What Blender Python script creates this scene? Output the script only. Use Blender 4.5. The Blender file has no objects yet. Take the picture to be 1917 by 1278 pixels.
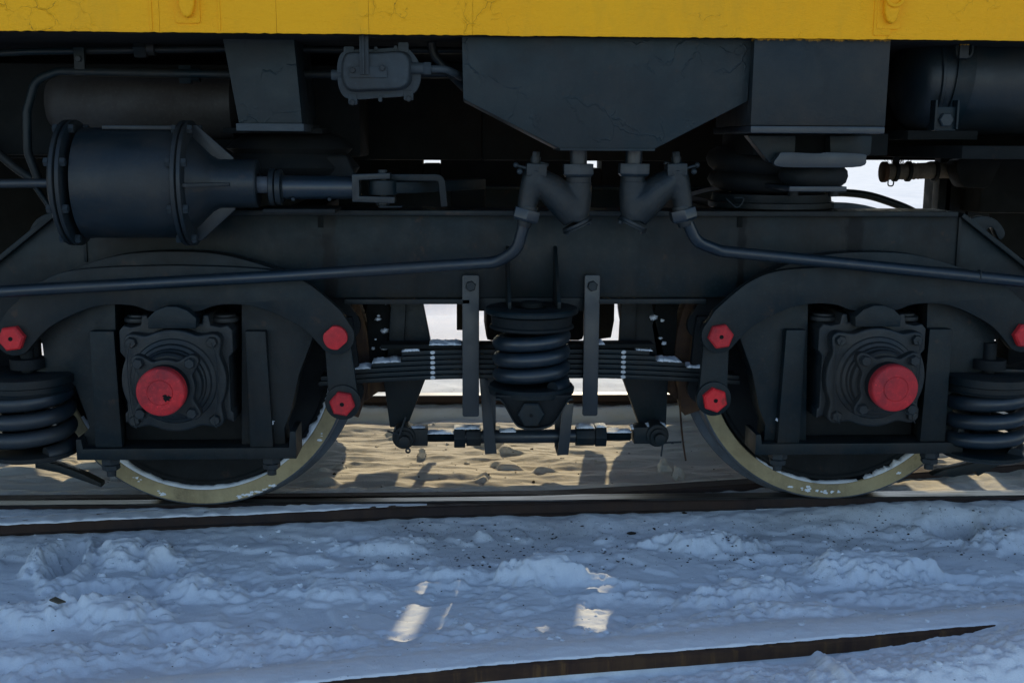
import bpy, bmesh, math, random
import numpy as np
from mathutils import Vector, Matrix, noise as mnoise

random.seed(7); np.random.seed(7)
S = bpy.context.scene
COL = S.collection
R = math.radians

# ------------------------------------------------------------------ camera
YAW, PITCH, ROLL, FPX, CAMH, CAMD = .0491, .1720, .0054, 2133.17, 1.1648, 3.6019
def cam_axes():
    cy, sy, cp, sp, cr, sr = math.cos(YAW), math.sin(YAW), math.cos(PITCH), math.sin(PITCH), math.cos(ROLL), math.sin(ROLL)
    f = Vector((sy*cp, cy*cp, -sp)); r = Vector((cy, -sy, 0)); u = r.cross(f)
    return cr*r+sr*u, -sr*r+cr*u, f
CR, CU, CF = cam_axes()
CAM = Vector((0, -CAMD, CAMH))
cd = bpy.data.cameras.new('camera'); co = bpy.data.objects.new('camera', cd); COL.objects.link(co)
co.matrix_world = Matrix(((CR.x, CU.x, -CF.x, CAM.x), (CR.y, CU.y, -CF.y, CAM.y), (CR.z, CU.z, -CF.z, CAM.z), (0, 0, 0, 1)))
cd.sensor_width = 36; cd.lens = 36*FPX/1917; cd.clip_end = 3000; cd.clip_start = .05
S.camera = co
# ------------------------------------------------------------------ world, sun, exposure
SUND = Vector((-.16, -1, -.60)).normalized()
w = bpy.data.worlds.new('World'); S.world = w; w.use_nodes = True
wn = w.node_tree
sky = wn.nodes.new('ShaderNodeTexSky'); sky.sky_type = 'NISHITA'; sky.sun_disc = False
sky.sun_elevation = math.asin(-SUND.z); sky.sun_rotation = math.atan2(-SUND.x, -SUND.y)
sky.air_density = 1.0; sky.dust_density = .4; sky.ozone_density = 1.5
wn.links.new(sky.outputs[0], wn.nodes['Background'].inputs[0])
wn.nodes['Background'].inputs[1].default_value = .15
sd = bpy.data.lights.new('sun', 'SUN'); sd.energy = 2.5; sd.angle = R(.53); sd.color = (1, .83, .54)
so = bpy.data.objects.new('sun', sd); COL.objects.link(so); so.rotation_euler = SUND.to_track_quat('-Z', 'Y').to_euler()
S.view_settings.view_transform = 'Standard'; S.view_settings.look = 'None'
S.view_settings.exposure = .6; S.view_settings.gamma = 1; S.view_settings.use_curve_mapping = False

# ------------------------------------------------------------------ helpers
def at(px, py, Y):
    """point of the photograph carried onto the vertical plane at depth Y"""
    d = CF + (px-958.5)/FPX*CR - (py-639)/FPX*CU
    return CAM + d*((Y-CAM.y)/d.y)
def xz(px, py, Y):
    p = at(px, py, Y); return (p.x, p.z)
def gnd(px, py, Z):
    d = CF + (px-958.5)/FPX*CR - (py-639)/FPX*CU
    return CAM + d*((Z-CAM.z)/d.z)
def PX(px, py, Y): return at(px, py, Y).x
def PZ(px, py, Y): return at(px, py, Y).z

def spline(pts, n=6, closed=False):
    out = []; m = len(pts)
    P = [Vector(p) for p in pts]
    for i in range(m if closed else m-1):
        a, b, c, d = (P[(i-1) % m] if closed or i > 0 else P[0]), P[i], P[(i+1) % m], (P[(i+2) % m] if closed or i+2 < m else P[-1])
        for k in range(n):
            t = k/n
            out.append(.5*((2*b)+(c-a)*t+(2*a-5*b+4*c-d)*t*t+(3*b-a-3*c+d)*t**3))
    if not closed: out.append(P[-1])
    return [tuple(v) for v in out]

def fillet(pts, rad, n=6):
    P = [Vector(p) for p in pts]; out = [P[0]]
    for i in range(1, len(P)-1):
        a, b, c = P[i-1], P[i], P[i+1]
        u, v = (a-b), (c-b)
        ang = u.angle(v)
        if ang > 3.1: out.append(b); continue
        d = min(rad/math.tan(ang/2), u.length*.48, v.length*.48)
        p0, p1 = b+u.normalized()*d, b+v.normalized()*d
        for k in range(n+1):
            t = k/n
            out.append(p0.lerp(b, t).lerp(b.lerp(p1, t), t))
    out.append(P[-1]); return out

def rrect(x0, x1, z0, z1, r, n=5):
    o = []
    for cx, cz, a0 in ((x1-r, z1-r, 0), (x0+r, z1-r, 90), (x0+r, z0+r, 180), (x1-r, z0+r, 270)):
        for k in range(n+1):
            a = R(a0+90*k/n); o.append((cx+r*math.cos(a), cz+r*math.sin(a)))
    return o
def circ(cx, cz, r, n=24, a0=0, a1=360):
    return [(cx+r*math.cos(R(a0+(a1-a0)*k/n)), cz+r*math.sin(R(a0+(a1-a0)*k/n))) for k in range(n if a1-a0 == 360 else n+1)]

class MB:
    def __init__(s): s.bm = bmesh.new(); s.m = 0
    def face(s, vs):
        try: f = s.bm.faces.new(vs); f.material_index = s.m; return f
        except ValueError: return None
    def prism(s, outl, a0, a1, ax='y'):
        def mp(p, a):
            return {'y': (p[0], a, p[1]), 'x': (a, p[0], p[1]), 'z': (p[0], p[1], a)}[ax]
        A = [s.bm.verts.new(mp(p, a0)) for p in outl]; B = [s.bm.verts.new(mp(p, a1)) for p in outl]
        n = len(outl)
        s.face(A[::-1]); s.face(B)
        for i in range(n): s.face((A[i], A[(i+1) % n], B[(i+1) % n], B[i]))
        return s
    def loft(s, loopA, loopB):
        A = [s.bm.verts.new(p) for p in loopA]; B = [s.bm.verts.new(p) for p in loopB]; n = len(A)
        s.face(A[::-1]); s.face(B)
        for i in range(n): s.face((A[i], A[(i+1) % n], B[(i+1) % n], B[i]))
        return s
    def box(s, x0, x1, y0, y1, z0, z1):
        return s.prism([(x0, z0), (x1, z0), (x1, z1), (x0, z1)], y0, y1)
    def rev(s, o, d, prof, n=32, caps=True, mats=None):
        o = Vector(o); d = Vector(d).normalized(); q = d.to_track_quat('Z', 'Y')
        rings = []
        for t, r in prof:
            rings.append([s.bm.verts.new(o + q @ Vector((r*math.cos(2*math.pi*k/n), r*math.sin(2*math.pi*k/n), t))) for k in range(n)])
        for i in range(len(rings)-1):
            if mats: s.m = mats[i]
            for k in range(n): s.face((rings[i][k], rings[i][(k+1) % n], rings[i+1][(k+1) % n], rings[i+1][k]))
        if caps: s.face(rings[0][::-1]); s.face(rings[-1])
        return s
    def cyl(s, a, b, r, r2=None, n=20):
        a, b = Vector(a), Vector(b); L = (b-a).length
        return s.rev(a, b-a, [(0, r), (L, r if r2 is None else r2)], n)
    def tube(s, path, r, n=12, caps=True):
        P = [Vector(p) for p in path]; rings = []
        t = (P[1]-P[0]).normalized(); nrm = t.orthogonal().normalized()
        for i, p in enumerate(P):
            t2 = ((P[min(i+1, len(P)-1)]-P[i-1] if i else P[1]-P[0])).normalized()
            nrm = (nrm - t2*nrm.dot(t2)).normalized(); b = t2.cross(nrm)
            rr = r[i] if isinstance(r, (list, tuple)) else r
            rings.append([s.bm.verts.new(p + rr*(nrm*math.cos(2*math.pi*k/n)+b*math.sin(2*math.pi*k/n))) for k in range(n)])
        for i in range(len(rings)-1):
            for k in range(n): s.face((rings[i][k], rings[i][(k+1) % n], rings[i+1][(k+1) % n], rings[i+1][k]))
        if caps: s.face(rings[0][::-1]); s.face(rings[-1])
        return s
    def ball(s, c, r, sc=(1, 1, 1), sub=2, jit=0, seed=0):
        g = bmesh.ops.create_icosphere(s.bm, subdivisions=sub, radius=1)
        c = Vector(c)
        for v in g['verts']:
            k = 1 + jit*mnoise.noise(v.co*1.7+Vector((seed*3.1, seed*1.7, 0)))
            v.co = c + Vector((v.co.x*sc[0], v.co.y*sc[1], v.co.z*sc[2]))*r*k
        for f in {f for v in g['verts'] for f in v.link_faces}: f.material_index = s.m
        return s
    def hexb(s, c, d, af, h, rot=0, washer=0):
        """hex head: centre of its seat, outward direction, across flats, height"""
        c = Vector(c); d = Vector(d).normalized(); q = d.to_track_quat('Z', 'Y'); rr = af/math.sqrt(3)
        def ring(r, t): return [s.bm.verts.new(c+q @ Vector((r*math.cos(math.pi/3*k+rot), r*math.sin(math.pi/3*k+rot), t))) for k in range(6)]
        a, b, e = ring(rr, 0), ring(rr, h*.8), ring(rr*.86, h)
        for A, B in ((a, b), (b, e)):
            for k in range(6): s.face((A[k], A[(k+1) % 6], B[(k+1) % 6], B[k]))
        s.face(a[::-1]); s.face(e)
        if washer: s.rev(c, d, [(-.001, washer), (.003, washer)], 18)
        return s
    def helix(s, c, Rr, r, z0, z1, turns, n=14, seg=40, flat=.75):
        pts = []
        N = int(turns*seg)
        for i in range(N+1):
            u = i/N; th = u*turns
            lo = min(th, turns-th)
            # dead end coils: pitch eases off over the first and last turn
            e = u
            a = 2*math.pi*th
            pts.append((c[0]+Rr*math.cos(a-.9), c[1]+Rr*math.sin(a-.9), z0+(z1-z0)*e))
        return s.tube(pts, r, n)

def mkmesh(name, mb, mats, bevel=0, sharp=38, seg=2):
    bm = mb.bm
    bmesh.ops.recalc_face_normals(bm, faces=bm.faces)
    if bevel:
        es = [e for e in bm.edges if len(e.link_faces) == 2 and e.calc_face_angle(0) > R(30)]
        try: bmesh.ops.bevel(bm, geom=es, offset=bevel, segments=seg, profile=.6, affect='EDGES', clamp_overlap=True)
        except Exception: pass
    me = bpy.data.meshes.new(name); bm.to_mesh(me); bm.free()
    for m in (mats if isinstance(mats, (list, tuple)) else [mats]): me.materials.append(m)
    me.polygons.foreach_set('use_smooth', [True]*len(me.polygons))
    me.set_sharp_from_angle(angle=R(sharp))
    return me
def obj(name, mb, mats, parent=None, bevel=0, sharp=38, label=None, kind=None, seg=2):
    me = mkmesh(name, mb, mats, bevel, sharp, seg) if isinstance(mb, MB) else mb
    o = bpy.data.objects.new(name, me); COL.objects.link(o)
    if parent is not None: attach(o, parent)
    if label: o['label'] = label
    if kind: o['kind'] = kind
    return o
BASE = {}
def attach(o, parent):
    o.parent = parent
    if parent.name in BASE: o.matrix_parent_inverse = Matrix.Translation(-Vector(BASE[parent.name]))
def thing(name, label, cat, base, group=None):
    o = bpy.data.objects.new(name, None); COL.objects.link(o); o.location = base; BASE[o.name] = tuple(base); o.empty_display_size = .1
    o['label'] = label; o['category'] = cat
    if group: o['group'] = group
    return o
def tag(o, label, cat, group=None, kind=None):
    o['label'] = label; o['category'] = cat
    if group: o['group'] = group
    if kind: o['kind'] = kind
    return o
def place(name, me, loc, parent, dirn=None, rot=0, scale=1):
    """one more object on a shared mesh that was built at the origin along -Y"""
    o = bpy.data.objects.new(name, me); COL.objects.link(o); attach(o, parent)
    o.location = loc; o.scale = (scale,)*3
    if dirn is not None:
        q = Vector((0, -1, 0)).rotation_difference(Vector(dirn)); o.rotation_mode = 'QUATERNION'
        from mathutils import Quaternion
        o.rotation_quaternion = q @ Quaternion((0, 1, 0), rot)
    elif rot: o.rotation_euler = (0, rot, 0)
    return o
def fused(mb, voxel, it=4):
    """several overlapping solids of one casting, fused into one continuous skin"""
    me = mkmesh('tmp', mb, [])
    o = bpy.data.objects.new('tmp', me); COL.objects.link(o)
    r = o.modifiers.new('r', 'REMESH'); r.mode = 'VOXEL'; r.voxel_size = voxel; r.use_smooth_shade = True
    s = o.modifiers.new('s', 'SMOOTH'); s.iterations = it; s.factor = .5
    dg = bpy.context.evaluated_depsgraph_get()
    m2 = bpy.data.meshes.new_from_object(o.evaluated_get(dg), depsgraph=dg)
    bpy.data.objects.remove(o); bpy.data.meshes.remove(me)
    m2.polygons.foreach_set('use_smooth', [True]*len(m2.polygons))
    return m2

# ------------------------------------------------------------------ materials
class NT:
    def __init__(s, name):
        s.mat = bpy.data.materials.new(name); s.mat.use_nodes = True; s.t = s.mat.node_tree
        s.b = s.t.nodes['Principled BSDF']; s.geo = s.n('ShaderNodeNewGeometry')
    def n(s, t, **k):
        o = s.t.nodes.new(t)
        for a, b in k.items(): setattr(o, a, b)
        return o
    def link(s, a, b): s.t.links.new(a, b)
    def pos(s, sc=(1, 1, 1), loc=(0, 0, 0)):
        m = s.n('ShaderNodeMapping'); m.inputs['Scale'].default_value = sc; m.inputs['Location'].default_value = loc
        s.link(s.geo.outputs['Position'], m.inputs['Vector']); return m.outputs[0]
    def noise(s, scale, detail=4, rough=.55, vec=None, dist=0):
        o = s.n('ShaderNodeTexNoise'); o.inputs['Scale'].default_value = scale; o.inputs['Detail'].default_value = detail
        o.inputs['Roughness'].default_value = rough; o.inputs['Distortion'].default_value = dist
        s.link(vec if vec is not None else s.geo.outputs['Position'], o.inputs['Vector']); return o.outputs['Fac']
    def ramp(s, fac, stops):
        o = s.n('ShaderNodeValToRGB'); e = o.color_ramp.elements
        while len(e) < len(stops): e.new(.5)
        for i, (p, c) in enumerate(stops):
            e[i].position = p; e[i].color = (c, c, c, 1) if not isinstance(c, tuple) else (*c, 1)
        s.link(fac, o.inputs[0]); return o.outputs[0]
    def mix(s, fac, a, b, mode='MIX'):
        o = s.n('ShaderNodeMix', data_type='RGBA', blend_type=mode)
        for v, i in ((fac, 0), (a, 6), (b, 7)):
            if isinstance(v, (int, float)): o.inputs[i].default_value = v
            elif isinstance(v, tuple): o.inputs[i].default_value = (*v, 1)
            else: s.link(v, o.inputs[i])
        return o.outputs[2]
    def math(s, op, a, b=0.0, c=None):
        o = s.n('ShaderNodeMath', operation=op)
        for i, v in enumerate((a, b) if c is None else (a, b, c)):
            if isinstance(v, (int, float)): o.inputs[i].default_value = v
            else: s.link(v, o.inputs[i])
        return o.outputs[0]
    def bump(s, h, strength, dist=.002, prev=None):
        o = s.n('ShaderNodeBump'); o.inputs['Strength'].default_value = strength; o.inputs['Distance'].default_value = dist
        s.link(h, o.inputs['Height'])
        if prev is not None: s.link(prev, o.inputs['Normal'])
        return o.outputs[0]
    def out(s, col=None, rough=None, norm=None, metal=None):
        for v, k in ((col, 'Base Color'), (rough, 'Roughness'), (norm, 'Normal'), (metal, 'Metallic')):
            if v is None: continue
            if isinstance(v, (int, float)): s.b.inputs[k].default_value = v
            elif isinstance(v, tuple): s.b.inputs[k].default_value = (*v, 1)
            else: s.link(v, s.b.inputs[k])
        return s.mat

def paint(name, c1, c2, dirt=(.03, .026, .021), rough=.42, peel=.5, dirt_amt=.5, spots=None, spec=.24, wrinkle=0):
    t = NT(name); dirt_amt *= 1.05
    big = t.noise(3.1, 5, .6); mid = t.noise(17, 5, .65); fine = t.noise(210, 3, .6)
    col = t.mix(t.ramp(big, [(.3, 0.), (.7, 1.)]), c1, c2)
    grime = t.ramp(t.noise(6.5, 8, .72, t.pos((1, 1, .45), (3, 1, 2))), [(.5, 0.), (.72, dirt_amt)])
    col = t.mix(grime, col, dirt)
    warm = t.ramp(t.noise(4.2, 6, .68, t.pos((.8, 1, 1.1), (7, 1, 4))), [(.43, 0.), (.62, .8)])
    col = t.mix(t.math('MULTIPLY', warm, dirt_amt), col, dirt)
    streak = t.ramp(t.noise(1., 6, .7, t.pos((19, 19, 1.7), (1, 1, 9))), [(.52, 0.), (.72, .5)])
    col = t.mix(t.math('MULTIPLY', streak, dirt_amt), col, tuple(x*.35 for x in c1))
    dust = t.ramp(t.noise(95, 5, .75, t.pos(loc=(2, 8, 8))), [(.52, 0.), (.70, .55)])
    col = t.mix(t.math('MULTIPLY', dust, dirt_amt), col, tuple(min(1, x*1.4+.012) for x in c2))
    rs = t.ramp(t.noise(13, 8, .74, t.pos(loc=(6, 3, 1))), [(.61, 0.), (.69, .8)])
    col = t.mix(t.math('MULTIPLY', rs, dirt_amt), col, (.05, .029, .018))
    chips = t.ramp(t.noise(60, 3, .6, t.pos(loc=(9, 2, 5))), [(.72, 0.), (.76, .55)])
    col = t.mix(chips, col, tuple(min(1, x*2.2+.006) for x in c1))
    if spots is not None:
        sp = t.ramp(t.noise(34, 6, .7, t.pos(loc=(2, 7, 1))), [(.70, 0.), (.73, .8)])
        col = t.mix(sp, col, spots)
    ro = t.math('ADD', t.math('ADD', t.math('MULTIPLY', mid, .34), rough-.17), t.math('MULTIPLY', warm, .22))
    nb = t.bump(mid, peel*.35, .006); nb = t.bump(fine, peel*.22, .0009, nb)
    if wrinkle:
        wn_ = t.n('ShaderNodeTexNoise'); wn_.inputs['Scale'].default_value = 9; wn_.inputs['Detail'].default_value = 4; t.link(t.geo.outputs['Position'], wn_.inputs['Vector'])
        vm = t.n('ShaderNodeVectorMath', operation='MULTIPLY_ADD'); vm.inputs[1].default_value = (.16, .16, .16); t.link(wn_.outputs['Color'], vm.inputs[0]); t.link(t.geo.outputs['Position'], vm.inputs[2])
        v = t.n('ShaderNodeTexVoronoi', feature='DISTANCE_TO_EDGE'); v.inputs['Scale'].default_value = 8; t.link(vm.outputs[0], v.inputs['Vector'])
        ln = t.math('MULTIPLY', t.ramp(v.outputs['Distance'], [(0., 1.), (.03, 0.)]), t.ramp(t.noise(6, 4, .6, t.pos(loc=(2, 2, 5))), [(.52, 0.), (.6, 1.)]))
        nb = t.bump(ln, wrinkle, .004, nb)
    t.b.inputs['Specular IOR Level'].default_value = spec
    return t.out(col, ro, nb)

M = {}
M['black'] = paint('black_paint', (.0020, .0090, .0128), (.0042, .0115, .0148), dirt=(.022, .0195, .0165), dirt_amt=.75)
M['black_flat'] = paint('flat_black_paint', (.0018, .0050, .0075), (.005, .0085, .0105), rough=.62, dirt=(.014, .012, .010))
M['pipe'] = paint('pipe_paint', (.0035, .012, .020), (.006, .015, .023), rough=.33, peel=.35, dirt_amt=.35, spec=.6)
M['cyl'] = paint('cylinder_paint', (.0055, .0125, .0175), (.0105, .0155, .0185), rough=.38, peel=.6, dirt_amt=.5, spec=.36)
M['cast'] = paint('cast_paint', (.0026, .0085, .0125), (.0055, .0118, .0155), rough=.46, peel=1.5, dirt_amt=.7, spec=.4)
def stained():
    m = paint('side_frame_paint', (.0022, .0098, .0138), (.0048, .0128, .0160), dirt=(.023, .0205, .0175), dirt_amt=.8)
    t = NT.__new__(NT); t.mat = m; t.t = m.node_tree; t.b = t.t.nodes['Principled BSDF']; t.geo = next(n for n in t.t.nodes if n.type == 'NEW_GEOMETRY')
    src = t.b.inputs['Base Color'].links[0].from_socket
    sx = t.n('ShaderNodeSeparateXYZ'); t.link(t.geo.outputs['Position'], sx.inputs[0])
    n = t.noise(26, 7, .75, t.pos((1, 1, .4))); m_ = None
    for x0, w0 in ((PX(617, 450, -.14), .034), (PX(1390, 430, -.14), .018), (PX(1600, 420, -.14), .05)):
        d = t.math('SUBTRACT', 1.0, t.math('DIVIDE', t.math('ABSOLUTE', t.math('SUBTRACT', sx.outputs['X'], x0)), w0))
        k = t.ramp(t.math('ADD', t.math('MULTIPLY', d, .5), n), [(.62, 0.), (.80, .9)])
        m_ = k if m_ is None else t.math('MAXIMUM', m_, k)
    t.link(t.mix(m_, src, (.0012, .0018, .0022)), t.b.inputs['Base Color']); return m
M['frame'] = stained()
M['hopper'] = paint('hopper_paint', (.0085, .020, .025), (.0135, .0225, .0255), dirt=(.034, .026, .022), dirt_amt=.34, peel=1.0, wrinkle=.4)
M['grey'] = paint('grey_paint', (.030, .044, .054), (.042, .053, .060), rough=.5, peel=.6)
M['tank'] = paint('tank_paint', (.036, .037, .038), (.05, .047, .045), rough=.55, peel=.7, dirt=(.02, .015, .012))
M['near_black'] = paint('near_black_metal', (.002, .0035, .004), (.004, .006, .006), rough=.8, dirt_amt=.2)  # near-black base colour for underfloor, far side and rear parts
M['rubber'] = paint('old_rubber', (.003, .006, .008), (.006, .009, .0105), rough=.66, dirt_amt=.3)
M['red'] = paint('red_paint', (.66, .022, .026), (.72, .032, .036), dirt=(.10, .025, .032), rough=.46, peel=.7, dirt_amt=.6)
M['red_chip'] = paint('chipped_red_paint', (.65, .022, .026), (.71, .032, .036), dirt=(.09, .025, .032), rough=.46, peel=.7, dirt_amt=.75)
M['steel'] = paint('worn_steel', (.085, .10, .12), (.13, .15, .17), dirt=(.04, .03, .025), rough=.36, peel=.4)
M['bolt'] = paint('bolt_steel', (.014, .022, .028), (.022, .03, .035), rough=.4, peel=.3)
M['olive'] = paint('olive_rim_paint', (.36, .285, .15), (.42, .345, .20), dirt=(.075, .06, .045), rough=.55, peel=.7, dirt_amt=.42, spots=(.06, .055, .045))
def streaky():
    t = NT('rusty_rail_side')
    n = t.noise(1., 6, .7, t.pos((22, 22, 2.5))); m2 = t.noise(1., 5, .6, t.pos((4, 4, 14), (3, 3, 3)))
    col = t.mix(t.ramp(n, [(.3, 0.), (.7, 1.)]), (.036, .018, .013), (.085, .046, .022))
    col = t.mix(t.ramp(m2, [(.46, 0.), (.66, .75)]), col, (.020, .013, .013))
    col = t.mix(t.ramp(t.noise(1., 4, .6, t.pos((35, 35, 3), (8, 1, 1))), [(.56, 0.), (.7, .6)]), col, (.17, .088, .028))
    t.b.inputs['Specular IOR Level'].default_value = .25
    return t.out(col, .75, t.bump(t.noise(70, 5, .7), .5, .003))
M['rust'] = streaky()
M['rail'] = paint('dark_rail_steel', (.018, .013, .013), (.032, .020, .017), dirt=(.06, .034, .02), rough=.7, peel=1.2, dirt_amt=.6)
M['white'] = paint('white_paint_mark', (.5, .52, .53), (.6, .6, .6), dirt=(.12, .12, .12), rough=.6, dirt_amt=.8)
M['wrap'] = paint('frosted_hose_wrap', (.12, .105, .085), (.2, .18, .15), dirt=(.04, .035, .03), rough=.8, peel=1.6)
M['twig'] = paint('bare_twig', (.05, .035, .02), (.08, .06, .04), rough=.8)
M['cinder'] = paint('cinder_grit', (.012, .011, .01), (.06, .045, .03), rough=.9)
M['leafm'] = paint('dry_leaf', (.10, .085, .06), (.16, .14, .10), rough=.7)

def rail_top():
    t = NT('polished_rail_head')
    n = t.noise(7, 4, .6, t.pos((.6, 9, 1)))
    col = t.mix(t.ramp(n, [(.35, 0.), (.65, 1.)]), (.22, .215, .20), (.06, .05, .042))
    return t.out(col, t.math('ADD', t.math('MULTIPLY', n, .3), .22), None, .8)
M['railtop'] = rail_top()

def yellow():
    t = NT('cracked_yellow_paint')
    big = t.noise(1.6, 4, .55); 
    col = t.mix(t.ramp(big, [(.3, 0.), (.7, 1.)]), (.96, .41, .004), (.97, .45, .006))
    grime = t.ramp(t.noise(4.5, 7, .7, t.pos((1, 1, .35))), [(.5, 0.), (.75, .28)])
    col = t.mix(grime, col, (.34, .22, .03))
    w = t.n('ShaderNodeTexNoise'); w.inputs['Scale'].default_value = 14; w.inputs['Detail'].default_value = 4
    t.link(t.geo.outputs['Position'], w.inputs['Vector'])
    vm = t.n('ShaderNodeVectorMath', operation='MULTIPLY_ADD'); vm.inputs[1].default_value = (.09, .09, .09)
    t.link(w.outputs['Color'], vm.inputs[0]); t.link(t.geo.outputs['Position'], vm.inputs[2])
    v = t.n('ShaderNodeTexVoronoi', feature='DISTANCE_TO_EDGE'); v.inputs['Scale'].default_value = 17
    t.link(vm.outputs[0], v.inputs['Vector'])
    where = t.ramp(t.noise(5.2, 5, .65, t.pos(loc=(1.3, 0, .7))), [(.54, 0.), (.64, 1.)])
    line = t.ramp(v.outputs['Distance'], [(.0, 1.), (.013, 0.)])
    crack = t.math('MULTIPLY', line, where)
    col = t.mix(t.math('MULTIPLY', crack, .8), col, (.07, .045, .012))
    lift = t.math('MULTIPLY', t.ramp(v.outputs['Distance'], [(0., 1.), (.12, 0.)]), where)
    fl = t.noise(46, 6, .7); 
    nb = t.bump(fl, .6, .005); nb = t.bump(t.noise(16, 8, .72, t.pos((.5, 1, 1.4), (3, 3, 3))), .8, .010, nb); nb = t.bump(lift, .8, .004, nb); nb = t.bump(crack, -.6, .003, nb)
    nb = t.bump(t.noise(9, 3, .5, t.pos((.5, 1, 1.6))), .6, .01, nb)
    t.b.inputs['Specular IOR Level'].default_value = .25
    return t.out(col, .6, nb)
M['yellow'] = yellow()
def overspray():
    """dark bracket paint with the yellow brushed raggedly over its top edge"""
    t = NT('black_paint_with_yellow_edge')
    big = t.noise(3.1, 5, .6); mid = t.noise(17, 5, .65)
    col = t.mix(t.ramp(big, [(.3, 0.), (.7, 1.)]), (.008, .0155, .0205), (.0135, .0175, .019))
    sx = t.n('ShaderNodeSeparateXYZ'); t.link(t.geo.outputs['Position'], sx.inputs[0])
    h = t.math('ADD', sx.outputs['Z'], t.math('MULTIPLY', t.noise(42, 6, .8, t.pos((1.6, 1, .9))), .030))
    k = t.ramp(t.math('SUBTRACT', h, PZ(1540, 78, -.53)+.0165), [(0., 0.), (.006, 1.)])
    col = t.mix(k, col, (.6, .30, .01))
    t.b.inputs['Specular IOR Level'].default_value = .24
    warm = t.ramp(t.noise(3.1, 5, .6, t.pos(loc=(4, 4, 2))), [(.42, 0.), (.62, .85)]); col = t.mix(t.math('MULTIPLY', warm, t.math('SUBTRACT', 1, k)), col, (.030, .026, .022)); dk = t.ramp(t.noise(8, 7, .72, t.pos((1, 1, .6))), [(.55, 0.), (.7, .5)]); col = t.mix(t.math('MULTIPLY', dk, t.math('SUBTRACT', 1, k)), col, (.005, .008, .01))
    return t.out(col, t.math('ADD', t.math('MULTIPLY', mid, .34), .26), t.bump(t.noise(46, 4, .6), .25, .003, t.bump(mid, .35, .006)))
M['over'] = overspray()

def snow_mat(name, dirty=True):
    t = NT(name)
    sx = t.n('ShaderNodeSeparateXYZ'); t.link(t.geo.outputs['Position'], sx.inputs[0]); Y = sx.outputs['Y']
    n1 = t.noise(2.3, 6, .6)
    col = t.mix(t.ramp(n1, [(.3, 0.), (.7, 1.)]), (.70, .74, .78), (.80, .82, .84))
    nb = None
    if dirty:
        # sand and brake dust blown between the rails
        yy = t.math('ADD', Y, t.math('MULTIPLY', t.noise(5, 5, .6, t.pos((.5, 1, 1))), .30))
        inn = t.math('MULTIPLY', t.ramp(t.math('SUBTRACT', yy, .22), [(0., 0.), (.16, 1.)]),
                     t.ramp(t.math('SUBTRACT', 1.78, yy), [(0., 0.), (.10, 1.)]))
        sand = t.mix(t.noise(11, 6, .7, t.pos((.35, 1, 1))), (.52, .465, .37), (.74, .69, .59))
        col = t.mix(t.math('MULTIPLY', inn, .92), col, sand)
        # grit thrown out next to the rail
        band = t.math('MULTIPLY', t.ramp(t.math('ADD', Y, .44), [(0., 0.), (.30, 1.)]), t.ramp(t.math('SUBTRACT', .25, Y), [(0., 0.), (.08, 1.)]))
        patch = t.ramp(t.noise(2.6, 4, .6, t.pos(loc=(4, 0, 0))), [(.38, 0.), (.62, 1.)])
        band = t.math('MULTIPLY', band, patch)
        col = t.mix(t.math('MULTIPLY', band, .45), col, (.38, .37, .35))
        sp = t.ramp(t.noise(120, 2, .5), [(.66, 0.), (.70, 1.)])
        col = t.mix(t.math('MULTIPLY', sp, t.math('MULTIPLY', band, .8)), col, (.05, .045, .04))
        sp2 = t.ramp(t.noise(75, 2, .5, t.pos(loc=(5, 5, 1))), [(.725, 0.), (.75, .7)])
        col = t.mix(sp2, col, (.12, .105, .09))
    a = t.noise(34, 7, .68); b = t.noise(240, 3, .6)
    nb = t.bump(a, .26, .010); nb = t.bump(b, .55, .0026, nb)
    t.b.inputs['Specular IOR Level'].default_value = .04
    return t.out(col, .85, nb)
M['snow'] = snow_mat('trampled_snow'); M['dust'] = snow_mat('settled_snow', False)

# ------------------------------------------------------------------ dimensions
XL, XR, RW = -.8175, 1.2461, .475          # axles and wheel radius
XC = (XL+XR)/2; TRK = 1.59                 # track from near wheel face to the far one's tread
YF = 1.70                                  # outer face of the far wheels
ZA = .483                                  # axle height
CENTRE_Y = .85
ZB = PZ(960, 64, -.55)                     # underside of the yellow body

# ------------------------------------------------------------------ ground
def vnoise(x, y, seed):
    xi = np.floor(x).astype(np.int64); yi = np.floor(y).astype(np.int64); fx = x-xi; fy = y-yi
    u = fx*fx*fx*(fx*(fx*6-15)+10); v = fy*fy*fy*(fy*(fy*6-15)+10)
    def g(a, b):
        h = (a*374761393 + b*668265263 + seed*1274126177) & 0x7fffffff
        h = ((h ^ (h >> 13))*1274126177) & 0x7fffffff
        h = h ^ (h >> 16)
        an = (h & 0xffff)/65536.*2*np.pi
        return np.cos(an), np.sin(an)
    def d(a, b, dx, dy):
        gx, gy = g(a, b); return gx*dx+gy*dy
    n00, n10, n01, n11 = d(xi, yi, fx, fy), d(xi+1, yi, fx-1, fy), d(xi, yi+1, fx, fy-1), d(xi+1, yi+1, fx-1, fy-1)
    return (n00*(1-u)+n10*u)*(1-v)+(n01*(1-u)+n11*u)*v
def fbm(x, y, f, o, seed, g=.5):
    s = 0; a = 1
    for i in range(o):
        s = s+a*vnoise(x*f+seed*7.3, y*f+seed*3.7, seed+i); f *= 2.03; a *= g
    return s
def sst(a, b, x): t = np.clip((x-a)/(b-a), 0, 1); return t*t*(3-2*t)

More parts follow.
